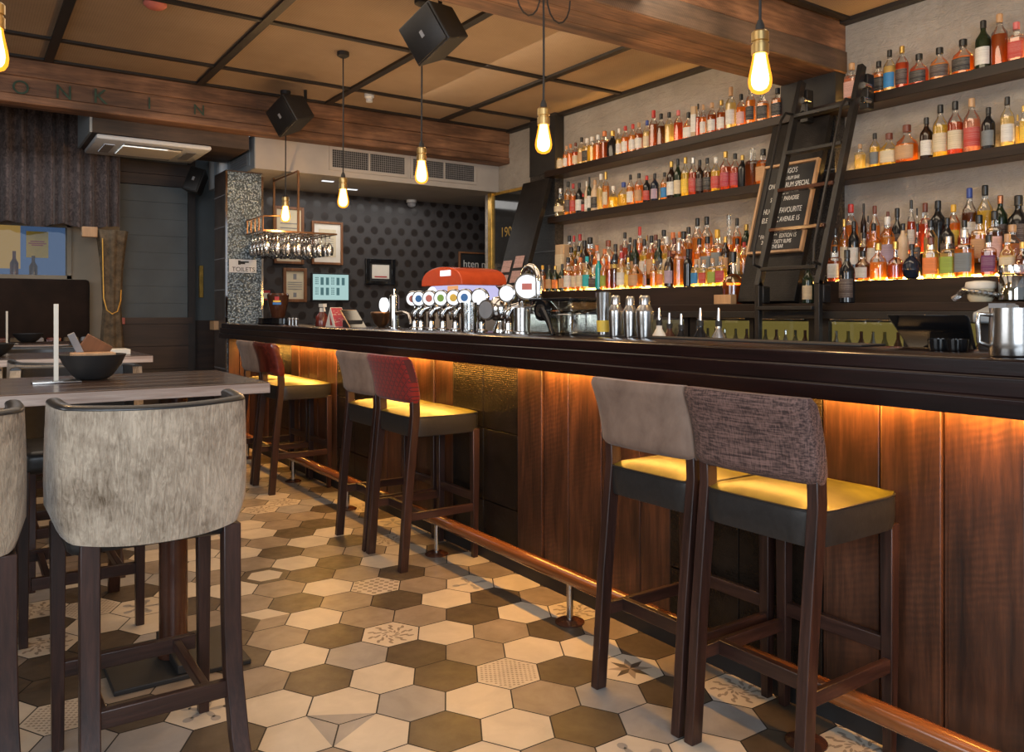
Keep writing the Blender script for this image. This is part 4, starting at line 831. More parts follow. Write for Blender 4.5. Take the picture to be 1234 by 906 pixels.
# ================================================================== BAR STOOLS
def stool(yc, fab, label, group='upholstered stools along the bar'):
    o = thing('bar_stool', label, 'bar stool', (1.825, yc, 0), 0, group)
    path = [(0.0, 0.0), (0.012, 0.15), (0.03, 0.40), (0.055, 0.65), (0.068, 0.78), (0.064, 0.88)]
    for s in (-1, 1):
        b = MB(); rings = []
        for x, z in path: rings.append([(x - 0.022, s * 0.19 - 0.017, z), (x + 0.022, s * 0.19 - 0.017, z), (x + 0.022, s * 0.19 + 0.017, z), (x - 0.022, s * 0.19 + 0.017, z)])
        b.loft(rings); b.build('leg', 'leg', o, 0.003)
    for s in (-1, 1):
        b = MB(); b.loft([[(0.425 + dx * w, s * 0.183 + dy * w, z) for dx, dy in ((-1, -1), (1, -1), (1, 1), (-1, 1))] for z, w in ((0, 0.014), (0.3, 0.018), (0.68, 0.02))]); b.build('leg', 'leg', o, 0.003)
    for s in (-1, 1): MB().box((0.02, s * 0.186 - 0.010, 0.246), (0.42, s * 0.186 + 0.010, 0.288)).build('side_stretcher', 'legx', o, 0.003)
    MB().box((0.10, -0.18, 0.245), (0.125, 0.18, 0.29)).build('cross_stretcher', 'legy', o, 0.003)
    MB().box((0.412, -0.18, 0.30), (0.436, 0.18, 0.345)).build('front_stretcher', 'legy', o, 0.003)
    # seat: leather box with crowned olive top
    b = MB(); nx, ny = 10, 10; x0, x1, y0, y1 = 0.045, 0.452, -0.206, 0.206
    def rr(u, v): # rounded plan
        n = 9.0; a, c = 2 * u - 1, 2 * v - 1
        m = max(abs(a), abs(c)) or 1e-6; q = (abs(a) ** n + abs(c) ** n) ** (1 / n) or 1e-6
        k = m / q; return ((a * k + 1) / 2, (c * k + 1) / 2)
    top = []
    for i in range(nx + 1):
        for j in range(ny + 1):
            u, v = rr(i / nx, j / ny); e = max(abs(2 * u - 1), abs(2 * v - 1))
            top.append((x0 + (x1 - x0) * u, y0 + (y1 - y0) * v, 0.768 + 0.030 * (1 - e ** 2.2) - (0.004 if e > 0.99 else 0)))
    b.add(top, [(i * (ny + 1) + j, (i + 1) * (ny + 1) + j, (i + 1) * (ny + 1) + j + 1, i * (ny + 1) + j + 1) for i in range(nx) for j in range(ny)], 0)
    rim = [(i, 0) for i in range(nx)] + [(nx, j) for j in range(ny)] + [(i, ny) for i in range(nx, 0, -1)] + [(0, j) for j in range(ny, 0, -1)]
    pr = [top[i * (ny + 1) + j] for i, j in rim]
    cxm, cym = (x0 + x1) / 2, 0
    def off(z, k): return [(cxm + (p[0] - cxm) * k, cym + (p[1] - cym) * k, z) for p in pr]
    b2 = MB(); b2.loft([off(0.664, 0.94), off(0.668, 0.995), off(0.70, 1.012), off(0.745, 1.012), off(0.764, 1.0)], 0, True)
    seat = b2.build('seat', 'lblack', o, 0, angle=1.0)
    b.build('seat_top', 'lolive', seat, 0, angle=2.0)
    MB().tube(off(0.764, 1.003) + [off(0.764, 1.003)[0]], 0.004, 6).build('piping', 'lblack', seat)
    # back pad, leaning away from the bar
    b = MB(); rings = []
    NY = 14
    for k in range(13):
        z = 0.838 + (1.072 - 0.838) * k / 12; t = k / 12
        xc = 0.052 - 0.060 * t + 0.012 * math.sin(PI * t); th = 0.036
        e = min(1, min(t, 1 - t) / 0.09); th *= (0.55 + 0.45 * math.sqrt(e))
        hw = 0.213 * (0.975 + 0.025 * math.sqrt(e)) + 0.004 * t
        ring = []
        for i in range(28):
            a = 2 * PI * i / 28; c, s = math.cos(a), math.sin(a); n = 7.0
            q = (abs(c) ** n + abs(s) ** n) ** (-1 / n)
            ring.append((xc + th * q * c + 0.018 * (1 - (q * s) ** 2) * -1 + 0.012, hw * q * s, z))
        rings.append(ring)
    b.loft(rings); b.build('backrest', fab, o, 0, angle=1.2)
    return o
stool(1.505, 'brownweave', 'nearest bar stool, brown tweed backrest and olive leather seat')
stool(1.940, 'taupe', 'bar stool with taupe velvet backrest, touching the brown tweed stool')
stool(3.812, 'redpat', 'bar stool with a red and black lattice-patterned backrest')
stool(4.245, 'taupe', 'grey-brown backed bar stool just behind the red patterned stool')
stool(5.855, 'redleather', 'far bar stool with a glossy oxblood leather backrest')
stool(6.290, 'taupe', 'farthest bar stool, brown-grey backrest, behind the glossy oxblood one')

# ================================================================== TABLES AND VELVET CHAIRS
def table(y0, y1, label):
    o = thing('bar_table', label, 'table', (0, 0, 0), 0, 'high timber tables')
    b = MB(); n = 5; w = (y1 - y0) / n
    for k in range(n): b.box((-2.4, y0 + k * w + (0 if k == 0 else 0.001), 1.012), (0.905, y0 + (k + 1) * w - 0.001, 1.05), 0)
    b.build('tabletop', 'table', o, 0.003)
    MB().box((-2.4, y0 - 0.003, 1.012), (0.908, y0 + 0.001, 1.046)).box((0.903, y0, 1.012), (0.909, y1, 1.046)).build('front_edge', 'tedge', o)
    ym = (y0 + y1) / 2
    for x in (0.66, -1.2):
        c = MB().lathe([(0.055, 0.02), (0.05, 0.1), (0.05, 0.98), (0.10, 1.012)], 20, 0, (x, ym, 0)).build('pedestal', 'pot', o)
        MB().box((x - 0.23, ym - 0.2, 0.0), (x + 0.23, ym + 0.2, 0.018)).box((x - 0.025, ym - 0.19, 0.018), (x + 0.025, ym + 0.19, 0.05)).build('base_plate', 'blackmatt', c, 0.004)
        MB().box((x - 0.3, ym - 0.03, 0.985), (x + 0.2, ym + 0.03, 1.012)).build('top_bracket', 'black', c)
    return o
table(2.84, 3.55, 'nearest high timber table with a pale front edge and black bowl')
table(4.93, 5.64, 'second high timber table, beyond the one with the big bowl')
table(7.00, 7.70, 'farthest high timber table beside the brown drape')
def chair_proto():
    o = thing('bar_chair', 'x', 'bar chair', (0, 0, 0), 0, 'velvet bucket chairs at the high tables')
    HWD = 0.250
    # shell: plan curve bowed out at the back, wrapping forward at the sides
    def plan(n, off, top):
        pts = []
        for i in range(n + 1):
            s = -1 + 2 * i / n; a = abs(s)
            if a < 0.72:
                x = s / 0.72 * (HWD - 0.03); y = -0.055 * (1 - (s / 0.72) ** 2) * 1.0
            else:
                t = (a - 0.72) / 0.28; x = math.copysign((HWD - 0.03) + 0.03 * math.sin(t * PI / 2), s); y = 0.03 * (1 - math.cos(min(t * 1.2, 1) * PI / 2)) + 0.16 * t ** 2
            pts.append(Vector((x, y)))
        return pts
    n = 30
    zs = [0.695, 0.70, 0.725, 0.78, 0.85, 0.92, 0.99, 1.035, 1.046]
    def kz(z):
        t = (z - 0.695) / 0.35; return 0.90 + 0.10 * min(1, t / 0.25) ** 0.5 + 0.02 * math.sin(PI * t) - 0.008 * t
    def shell(inset, zset):
        rings = []
        for z in zset:
            k = kz(min(max(z, 0.695), 1.045)); base = plan(n, 0, 0); ring = []
            for i, p in enumerate(base):
                q = base[min(i + 1, n)] - base[max(i - 1, 0)]; nr = Vector((-q.y, q.x)).normalized()
                if nr.y < 0 and abs(p.x) < 0.2: nr = -nr
                lean = -0.012 * (z - 0.7) / 0.35
                s_ = i / n * 2 - 1
                zl = z + (0.028 * (abs(s_) ** 3) if z < 0.74 else 0.0) + (0.010 * abs(s_) ** 2 if z > 1.0 else 0)
                ring.append((p.x * k + nr.x * inset, p.y + nr.y * inset + lean, zl))
            rings.append(ring)
        return rings
    outer = shell(0, zs); inner = shell(0.038, zs)
    b = MB(); b.loft(outer, 0, False, False)
    for k in range(len(zs) - 1):
        pass
    bot = [outer[0], inner[0]]; b.loft(bot, 0, False, False)
    for e in (0, -1): b.loft([[outer[k][e] for k in range(len(zs))], [inner[k][e] for k in range(len(zs))]], 0, False, False)
    back = b.build('backrest', 'crush', o, 0, angle=1.3)
    b = MB(); b.loft(inner, 0, False, False); b.build('inner_lining', 'lblack', back, 0, angle=1.3)
    b = MB(); rim = [tuple((Vector(a) + Vector(c)) / 2) for a, c in zip(outer[-1], inner[-1])]
    rings = []
    for i, p in enumerate(rim):
        a = Vector(outer[-1][i]); c = Vector(inner[-1][i]); d = (c - a).normalized()
        rings.append([Vector(p) + d * 0.020 * math.cos(t) + Vector((0, 0, 0.011)) * math.sin(t) for t in [2 * PI * q / 10 for q in range(10)]])
    b.loft(rings); b.build('top_rim', 'lblack', back, 0, angle=1.2)
    MB().rbox((-0.215, 0.02, 0.665), (0.215, 0.44, 0.755), 0.03, 3).build('seat', 'lblack', o)
    for s in (-1, 1):
        b = MB(); rings = []
        for y, z in ((-0.085, 0.0), (-0.030, 0.12), (0.012, 0.28), (0.028, 0.45), (0.030, 0.70)):
            x = 0.018 + s * 0.182 - y * s * 0.1; rings.append([(x - 0.024, y - 0.022, z), (x + 0.024, y - 0.022, z), (x + 0.024, y + 0.022, z), (x - 0.024, y + 0.022, z)])
        b.loft(rings); b.build('leg', 'leg', o, 0.003)
        b = MB(); b.loft([[(0.008 + s * 0.207 + dx * w, 0.415 + dy * w, z) for dx, dy in ((-1, -1), (1, -1), (1, 1), (-1, 1))] for z, w in ((0, 0.016), (0.68, 0.021))]); b.build('leg', 'leg', o, 0.003)
    MB().box((-0.175, -0.006, 0.22), (0.19, 0.018, 0.268)).build('rear_stretcher', 'legx', o, 0.003)
    MB().box((-0.19, 0.40, 0.215), (0.19, 0.424, 0.262)).build('front_stretcher', 'legx', o, 0.003)
    for s in (-1, 1): MB().box((s * 0.13 - 0.012, 0.0, 0.224), (s * 0.13 + 0.012, 0.40, 0.256)).build('side_stretcher', 'legy', o, 0.003)
    return o
ch = chair_proto()
spots = [(0.44, 2.315, 0.0, 'crush', 'nearest beige crushed velvet chair with its back to us, wholly in view'),
         (-0.10, 2.315, 0.06, 'crushdark', 'browner crushed velvet chair cut off beside the nearest beige chair'),
         (0.42, 4.05, PI, 'crushdark', 'velvet chair on the far side of the nearest table by its pedestal'),
         (-0.12, 4.05, PI + 0.1, 'crushdark', 'second velvet chair on the far side of the nearest table'),
         (0.44, 4.42, 0.0, 'crushdark', 'velvet chair drawn up to the second table'),
         (-0.10, 4.42, 0.0, 'crushdark', 'velvet chair beside the first one at the second table'),
         (0.44, 6.12, PI, 'crushdark', 'chair on the far side of the second table'),
         (0.45, 6.5, 0.0, 'crushdark', 'chair drawn up to the farthest table')]
for k, (x, y, rz, fab, lab) in enumerate(spots):
    c = ch if k == 0 else copy_tree(ch)
    c.location = (x, y, 0); c.rotation_euler = (0, 0, rz); c['label'] = lab
    for q in kids(c):
        if q.name.startswith('backrest') and fab != 'crush':
            q.material_slots[0].link = 'OBJECT'; q.material_slots[0].material = M[fab]

# table-top things
def bowl(x, y, z, r, h, label):
    o = MB().lathe([(r * 0.42, 0.001), (r * 0.5, 0.006), (r * 0.62, h * 0.2), (r * 0.86, h * 0.62), (r * 0.99, h * 0.97), (r * 1.0, h), (r * 0.95, h), (r * 0.82, h * 0.62), (r * 0.55, h * 0.15)], 40, 0).build('bowl', 'blackmatt', None, 0, (x, y, z), angle=1.2)
    return tag(o, label, 'bowl')
TZ = 1.0505
bw = bowl(0.405, 3.31, TZ, 0.112, 0.092, 'big black bowl of menus on the nearest high table')
bowl(0.46, 7.56, TZ, 0.11, 0.07, 'black bowl on the farthest high table')
bowl(0.15, 5.30, TZ, 0.11, 0.07, 'small black bowl on the second high table')
o = cutbox('folded_menu', (0.335, 3.26, TZ + 0.075), (0.475, 3.36, TZ + 0.098), 'tedge', None, 0.002); o.data.materials[0] = M['lightwood']; tag(o, 'tan folded menu lying in the big black bowl', 'menu')
o = MB().box((-0.05, -0.006, 0), (0.05, 0.006, 0.12)).build('wooden_clipboard', 'framewood', None, 0.002, (0.375, 3.385, TZ + 0.04), (0.2, 0.55, 0.1)); tag(o, 'brown wooden board leaning in the big black bowl', 'clipboard')
o = MB().box((-0.012, -0.008, 0), (0.012, 0.008, 0.14)).build('cutlery_holder', 'grey', None, 0.002, (0.395, 3.37, TZ + 0.04), (0.1, -0.42, 0)); tag(o, 'thin dark grey stick leaning in the big black bowl', 'menu stick')
def spike(x, y, label, h=0.275):
    o = thing('table_marker', label, 'table marker', (x, y, TZ))
    MB().rbox((-0.075, -0.05, 0), (0.075, 0.05, 0.006), 0.002).build('base_plate', 'steel', o)
    MB().box((-0.007, -0.007, 0.006), (0.007, 0.007, h)).build('upright', 'paper', o, 0.001)
spike(0.281, 3.235, 'white distressed upright marker on a flat plate beside the big bowl')
spike(0.30, 7.22, 'white upright marker on the farthest table beside its bowl', 0.25)
o = cutbox('napkin_stack', (0.69, 5.1, TZ), (0.82, 5.25, TZ + 0.03), 'paper', None, 0.002); tag(o, 'small white stack of napkins at the end of the second table', 'napkins')

# ================================================================== CEILING FITTINGS
BULB = [(0.60, 0.02), (0.62, -0.05), (0.68, -0.16), (0.80, -0.34), (0.94, -0.54), (1.0, -0.68), (0.94, -0.82), (0.72, -0.93), (0.36, -0.985), (0.0, -1.0)]
def pendant(x, y, z, ztop, label, canopy=True, loops=False):
    # z: underside of socket / top of bulb
    o = thing('pendant_lamp', label, 'pendant lamp', (x, y, z), 0, 'bare filament bulbs hanging above the bar')
    MB().tube([(0, 0, 0.085), (0.002, 0, (ztop - z) * 0.5), (0, 0, ztop - z)], 0.0055, 8).build('cord', 'blackmatt', o)
    MB().lathe([(0.030, -0.012), (0.032, -0.01), (0.032, 0.025), (0.027, 0.028), (0.027, 0.034), (0.032, 0.037), (0.032, 0.068), (0.026, 0.074)], 20).build('socket', 'brass', o)
    MB().lathe([(0.017, 0.07), (0.016, 0.095), (0.008, 0.115)], 12).build('cord_grip', 'blackmatt', o)
    bl = MB().lathe([(r * 0.043, q * 0.148 - 0.008) for r, q in BULB], 24).build('bulb', 'bulbglass', o, angle=2)
    MB().lathe([(r * 0.032, q * 0.125 - 0.018) for r, q in BULB], 20).build('filament', 'bulbcore', bl, angle=2)
    if canopy: MB().lathe([(0.045, 0), (0.045, -0.03), (0.02, -0.045)], 20, 0, (0, 0, ztop - z)).build('canopy', 'blackmatt', o)
    if loops:
        for s in (-1, 1):
            MB().tube([(0.02 * s, 0, ztop - z - 0.01)] + [(s * (0.02 + 0.075 * (1 - math.cos(PI * t / 8)) / 2 * 2 if t < 8 else 0.17), 0, ztop - z - 0.03 - 0.13 * math.sin(PI * t / 8)) for t in range(9)] , 0.0045, 6).build('cable_loop', 'blackmatt', o)
    li = bpy.data.lights.new('bulb light', 'POINT'); li.energy = 15; li.color = (1.0, 0.56, 0.22); li.shadow_soft_size = 0.05
    lo = bpy.data.objects.new('bulb_light', li); col.objects.link(lo); lo.location = (x, y, z - 0.24)
    return o
LX = 2.42
pts = [((916, 62), 'nearest bare filament bulb on a black cord, by the ladder', False), ((655, 148), 'filament bulb under looped cables at the timber beam', True), ((508, 192), 'filament bulb hanging beneath the big black speaker', False), ((413.5, 226), 'filament bulb on a cord tied from an offset canopy', False), ((344, 247), 'farthest filament bulb in front of the hanging glass rack', False)]
for k, ((px, py), lab, lp) in enumerate(pts):
    p = onX(px, py, LX); zt = CEIL - 0.001
    if 3.2 < p.y < 3.72: zt = 2.925
    pendant(LX, p.y, p.z - 0.0, zt, lab, True, lp)
p = onY(-7, 30, 3.2); pendant(p.x, 3.2, p.z, CEIL, 'filament bulb hanging over the nearest high table', True)

def speaker(c, rot, label, w=0.36, h=0.27, d=0.25, arm=None):
    if len(rot) == 2:
        n_v = Vector(rot[0]).normalized(); up = Vector(rot[1]); up = (up - n_v * up.dot(n_v)).normalized()
        yv = -n_v; xv = yv.cross(up); rot = Matrix((xv, yv, up)).transposed().to_euler()
    o = thing('speaker', label, 'speaker', c, 0, 'black loudspeakers hung from the ceiling', rot)
    b = MB(); b.loft([[(-w / 2, 0, -h / 2), (w / 2, 0, -h / 2), (w / 2, 0, h / 2), (-w / 2, 0, h / 2)], [(-w / 2 * .85, d, -h / 2 * .8), (w / 2 * .85, d, -h / 2 * .8), (w / 2 * .85, d, h / 2 * .8), (-w / 2 * .85, d, h / 2 * .8)]]); b.build('cabinet', 'blackmatt', o, 0.01)
    MB().rbox((-w / 2 + 0.012, -0.012, -h / 2 + 0.012), (w / 2 - 0.012, 0.001, h / 2 - 0.012), 0.005).build('grille', 'black', o)
    MB().box((-0.012, -0.016, -0.02), (0.012, -0.011, 0.02)).build('badge', 'grey', o)
    return o
def arm(pts, o):
    b = MB(); b.tube(pts, 0.014, 8); a = b.build('bracket', 'black', None); a.parent = o; a.matrix_parent_inverse = (Matrix.Translation(o.location) @ o.rotation_euler.to_matrix().to_4x4()).inverted()
s1 = speaker((2.25, 4.20, 2.93), ((-0.90, -0.36, -0.28), (-0.42, 0.28, 0.86)), 'big black speaker tilted down under the ceiling near the beam', 0.29, 0.26, 0.24)
arm([(2.38, 4.27, 3.02), (2.42, 4.30, 3.18), (2.42, 4.30, 3.28)], s1)
s2 = speaker((2.27, 6.80, 2.97), ((-0.90, -0.36, -0.28), (-0.42, 0.28, 0.86)), 'smaller looking black speaker fixed by an arm to the far timber beam', 0.29, 0.26, 0.24)
arm([(2.40, 6.9, 3.05), (2.52, 7.0, 3.06), (2.56, 7.0, 3.10), (2.56, 7.0, 3.28)], s2)
s3 = speaker((1.93, 8.42, 2.62), (R(-15), R(15), R(-35)), 'small dark speaker beneath the soffit beside the white one', 0.16, 0.26, 0.16)
o = MB().rbox((2.19, 8.45, 2.655), (2.278, 8.60, 2.90), 0.03, 3).build('wall_speaker', 'white', None); tag(o, 'small white wall speaker on the end of the bulkhead', 'speaker')
# air conditioner
o = thing('air_conditioner', 'white ceiling cassette air conditioner set in the timber soffit', 'air conditioner', (1.42, 7.95, 2.797))
b = MB(); b.rbox((-0.47, -0.395, -0.045), (0.47, 0.395, 0.0), 0.02); b.build('fascia', 'white', o)
MB().box((-0.24, -0.22, -0.056), (0.24, 0.22, -0.044)).build('intake_grille', 'paper', o, 0.01)
for lo, hi in (((-0.38, -0.2, -0.05), (-0.30, 0.2, -0.044)), ((0.30, -0.2, -0.05), (0.38, 0.2, -0.044)), ((-0.24, -0.32, -0.05), (0.24, -0.26, -0.044)), ((-0.24, 0.26, -0.05), (0.24, 0.32, -0.044))):
    MB().box(lo, hi).build('louvre', 'grey', o)
# bulkhead vents
def vent_y(x0, x1, z0, z1, y, label):
    o = thing('air_vent', label, 'vent', (0, 0, 0), 0, 'air vents on the bulkhead face')
    MB().box((x0, y - 0.004, z0), (x1, y, z1)).build('backing', 'blackmatt', o)
    b = MB()
    for lo, hi in (((x0 - 0.03, y - 0.014, z0 - 0.03), (x1 + 0.03, y, z0)), ((x0 - 0.03, y - 0.014, z1), (x1 + 0.03, y, z1 + 0.03)), ((x0 - 0.03, y - 0.014, z0), (x0, y, z1)), ((x1, y - 0.014, z0), (x1 + 0.03, y, z1)), (((x0 + x1) / 2 - 0.01, y - 0.012, z0), ((x0 + x1) / 2 + 0.01, y, z1))): b.box(lo, hi)
    b.build('frame', 'bulkhead', o)
    b = MB(); x = x0
    while x < x1: b.box((x, y - 0.009, z0), (x + 0.004, y - 0.005, z1)); x += 0.022
    z = z0
    while z < z1: b.box((x0, y - 0.010, z), (x1, y - 0.006, z + 0.004)); z += 0.022
    b.build('grille', 'grey', o)
vent_y(3.03, 3.82, 2.72, 2.895, 7.551, 'mesh air vent on the bulkhead over the bulb with offset canopy')
vent_y(3.92, 4.67, 2.72, 2.895, 7.551, 'mesh air vent on the bulkhead toward the plaster wall')
o = thing('air_vent', 'slatted grey vent on the end face of the bulkhead', 'vent')
MB().box((2.268, 7.70, 2.68), (2.281, 8.40, 2.93)).build('frame', 'greyduct', o, 0.004)
b = MB()
for k in range(9): b.bar((2.262, 7.76, 2.70 + k * 0.024), (2.262, 8.34, 2.70 + k * 0.024), 0.004, 0.014)
b.build('slat', 'grey', o)
struct(cutbox('bulkhead_end_trim', (2.272, 7.552, 2.64), (2.281, 9.0, 2.955), 'greyduct'))
# detectors
p = onZ(445, 113, CEIL); o = MB().lathe([(0.045, 0), (0.045, -0.03), (0.03, -0.045), (0.03, -0.075), (0.0, -0.08)], 20, 0, (p.x, p.y, CEIL - 0.001)).build('smoke_detector', 'white', None); tag(o, 'small white ceiling detector beside the ceiling batten', 'detector')
p = onZ(187, 4, CEIL); o = MB().lathe([(0.07, 0), (0.07, -0.012), (0.05, -0.03), (0.0, -0.034)], 24, 0, (p.x, p.y, CEIL - 0.001)).build('ceiling_sensor', 'skin', None); tag(o, 'round pinkish sensor on the ceiling panel', 'sensor')
o = thing('dome_camera', 'white dome security camera high on the spotted wall', 'camera', (4.48, 8.72, 2.60)); MB().lathe([(0.06, 0), (0.06, -0.03)], 20, 0, (0, -0.06, 0.034)).build('mount', 'white', o); MB().lathe([(0.055, 0.005), (0.05, -0.03), (0.03, -0.05), (0.0, -0.056)], 20, 0, (0, -0.06, 0)).build('dome', 'grey', o)
for (px, py) in ((424, 228), (395, 218)):
    p = onZ(px, py, 2.635); o = cutbox('downlight', (p.x - 0.06, p.y - 0.02, 2.628), (p.x + 0.06, p.y + 0.02, 2.634), 'lens', None, 0); tag(o, 'slim lit downlight in the bulkhead underside ' + ('beside the bulb cord' if px > 410 else 'near the glass rack frame'), 'downlight')

# ================================================================== GLASS RACK
o = thing('glass_rack', 'bronze hanging rack for stemmed glasses over the bar end', 'glass rack')
rk = MB(); RZ = 2.03; X0, X1, Y0_, Y1_ = 2.26, 2.96, 7.26, 8.10
for k in range(8):
    x = X0 + (X1 - X0) * k / 7; rk.bar((x, Y0_, RZ), (x, Y1_, RZ), 0.012, 0.012)
for y in (Y0_, Y1_): rk.bar((X0, y, RZ), (X1, y, RZ), 0.016, 0.016)
rk.build('slat', 'copper', o)
b = MB()
for k in range(8):
    y = Y0_ + (Y1_ - Y0_) * k / 7; b.tube([(X0, y, RZ), (X0, y, RZ + 0.13)], 0.006, 6)
b.tube([(X0, Y0_, RZ + 0.13), (X0, Y1_, RZ + 0.13)], 0.007, 6).tube([(X0, Y0_, RZ + 0.13), (X0 + 0.25, Y0_, RZ + 0.145)], 0.007, 6)
b.build('guard_rail', 'copper', o)
b = MB().bar((2.60, 7.30, RZ), (2.60, 7.30, 2.60), 0.018, 0.018).bar((2.60, 7.30, 2.60), (2.60, 8.0, 2.60), 0.018, 0.018).bar((2.60, 8.0, RZ), (2.60, 8.0, 2.635), 0.018, 0.018)
b.build('hanging_frame', 'copper', o)
gprof = [(0.034, 0.0), (0.034, -0.003), (0.006, -0.008), (0.0045, -0.085), (0.016, -0.10), (0.036, -0.135), (0.038, -0.165), (0.031, -0.21), (0.029, -0.21), (0.036, -0.165), (0.034, -0.137), (0.014, -0.104)]
gme = MB().lathe(gprof, 16, 0, cap=False).mesh('wine glass', 1.5); gme.materials.append(glassy('glassware', (0.985, 0.99, 0.99), 0.8, 0.15))
for i in range(7):
    for j in range(8):
        g = bpy.data.objects.new('wine_glass', gme); col.objects.link(g)
        g.location = (X0 + (X1 - X0) * (i + 0.5) / 7, Y0_ + 0.05 + (Y1_ - Y0_ - 0.1) * j / 7, RZ + 0.010)
        tag(g, 'clear stemmed glass hanging upside down in the bronze rack', 'glass', 'stemmed glasses hanging in the rack')

# ================================================================== PICTURES ON THE SPOTTED WALL
def picture(px0, py0, px1, py1, nm, frame, fw, inner, label, mount=None, cat='picture'):
    a, c = onY(px0, py0, 8.70), onY(px1, py1, 8.70); x0, x1, z1, z0 = a.x, c.x, (a.z + onY(px1, py0, 8.7).z) / 2, (c.z + onY(px0, py1, 8.7).z) / 2
    o = thing(nm, label, cat, (0, 0, 0))
    b = MB()
    for lo, hi in (((x0, 8.685, z0), (x0 + fw, 8.719, z1)), ((x1 - fw, 8.685, z0), (x1, 8.719, z1)), ((x0 + fw, 8.685, z0), (x1 - fw, 8.719, z0 + fw)), ((x0 + fw, 8.685, z1 - fw), (x1 - fw, 8.719, z1))): b.box(lo, hi)
    b.build('frame', frame, o, 0.004)
    MB().box((x0 + fw, 8.70, z0 + fw), (x1 - fw, 8.715, z1 - fw)).build('mount_board' if mount else 'document', inner, o)
    return o, x0 + fw, x1 - fw, z0 + fw, z1 - fw
o, x0, x1, z0, z1 = picture(330, 249, 366, 318, 'framed_certificate', 'framewood', 0.03, 'cream', 'framed notice half hidden behind the hanging glasses')
b = MB()
for k in range(5): b.box((x0 + 0.04, 8.697, z1 - 0.16 - k * 0.05), (x1 - 0.04, 8.6995, z1 - 0.15 - k * 0.05))
b.build('print', 'grey', o)
o, x0, x1, z0, z1 = picture(375.5, 267, 413, 319, 'framed_certificate', 'framewood', 0.028, 'paper', 'framed certificate with a wide white mount right of the glass rack', True)
MB().box((x0 + 0.055, 8.696, z0 + 0.06), (x1 - 0.055, 8.6995, z1 - 0.06)).build('document', 'cream', o)
b = MB()
for k in range(6): b.box((x0 + 0.085, 8.694, z1 - 0.17 - k * 0.025), (x1 - 0.085, 8.6955, z1 - 0.165 - k * 0.025))
b.build('print', 'grey', o)
o, x0, x1, z0, z1 = picture(341, 323, 369.5, 364, 'framed_certificate', 'framewood', 0.035, 'cream', 'small framed certificate on cream paper beside the lit screen')
b = MB(); b.box(((x0 + x1) / 2 - 0.018, 8.697, z1 - 0.09), ((x0 + x1) / 2 + 0.018, 8.6995, z1 - 0.03)).box(((x0 + x1) / 2 - 0.018, 8.697, z0 + 0.02), ((x0 + x1) / 2 + 0.018, 8.6995, z0 + 0.07))
for k in range(4): b.box((x0 + 0.02, 8.697, z1 - 0.125 - k * 0.025), (x1 - 0.02, 8.6995, z1 - 0.118 - k * 0.025))
b.build('print', 'grey', o)
o, x0, x1, z0, z1 = picture(375, 329, 421.5, 363, 'wall_screen', 'blackmatt', 0.016, 'screen', 'lit pale green keypad screen on the spotted wall', None, 'screen')
b = MB()
for r_ in range(2):
    for c_ in range(6):
        xx = x0 + 0.03 + c_ * (x1 - x0 - 0.05) / 6; zz = z1 - 0.035 - r_ * 0.115
        if (c_ % 3) == 0:
            for q in range(4):
                for s in range(3): b.box((xx + s * 0.014, 8.697, zz - 0.012 - q * 0.022), (xx + s * 0.014 + 0.009, 8.6995, zz - q * 0.022))
        elif not (r_ == 1 and c_ == 5): b.box((xx, 8.697, zz - 0.085), (xx + 0.036, 8.6985, zz))
b.build('key_grid', 'screenink', o)
o, x0, x1, z0, z1 = picture(440.5, 312, 476, 343, 'black_framed_notice', 'blackgloss', 0.05, 'slate', 'deep black picture frame holding a small white card')
MB().box((x0 + 0.03, 8.69, z0 + 0.02), (x1 - 0.03, 8.6995, z1 - 0.02)).build('card', 'paper', o)
MB().box((x0 + 0.06, 8.688, z0 + 0.035), (x1 - 0.06, 8.6905, z0 + 0.05)).build('print', 'redprint', o)
o, x0, x1, z0, z1 = picture(553, 304, 590, 333, 'chalkboard', 'framewood', 0.02, 'slate', 'small framed chalkboard with handwriting above the red machine')
text('lettering', 'hten n', 0.13, 'whitetext', o, ((x0 + x1) / 2 + 0.0, 8.699, (z0 + z1) / 2), ROT_Y)
# toilets sign on the pillar
a, c = onY(276, 312, 7.775), onY(309, 329, 7.775)
o = thing('toilet_sign', 'silver toilets sign with a pointing hand on the tiled pillar', 'sign')
MB().box((a.x, 7.772, c.z), (c.x, 7.779, a.z)).build('plate', 'white', o, 0.001)
xm, zm = (a.x + c.x) / 2, (a.z + c.z) / 2
text('lettering', 'TOILETS', 0.058, 'slate', o, (xm + 0.005, 7.771, zm - 0.033), ROT_Y)
MB().box((xm - 0.045, 7.770, zm + 0.012), (xm - 0.022, 7.772, zm + 0.052)).box((xm - 0.022, 7.770, zm + 0.018), (xm + 0.02, 7.772, zm + 0.046)).box((xm + 0.02, 7.770, zm + 0.032), (xm + 0.055, 7.772, zm + 0.046)).build('pointing_hand', 'slate', o)

# ================================================================== BAR TOP THINGS
BZ = 1.1875
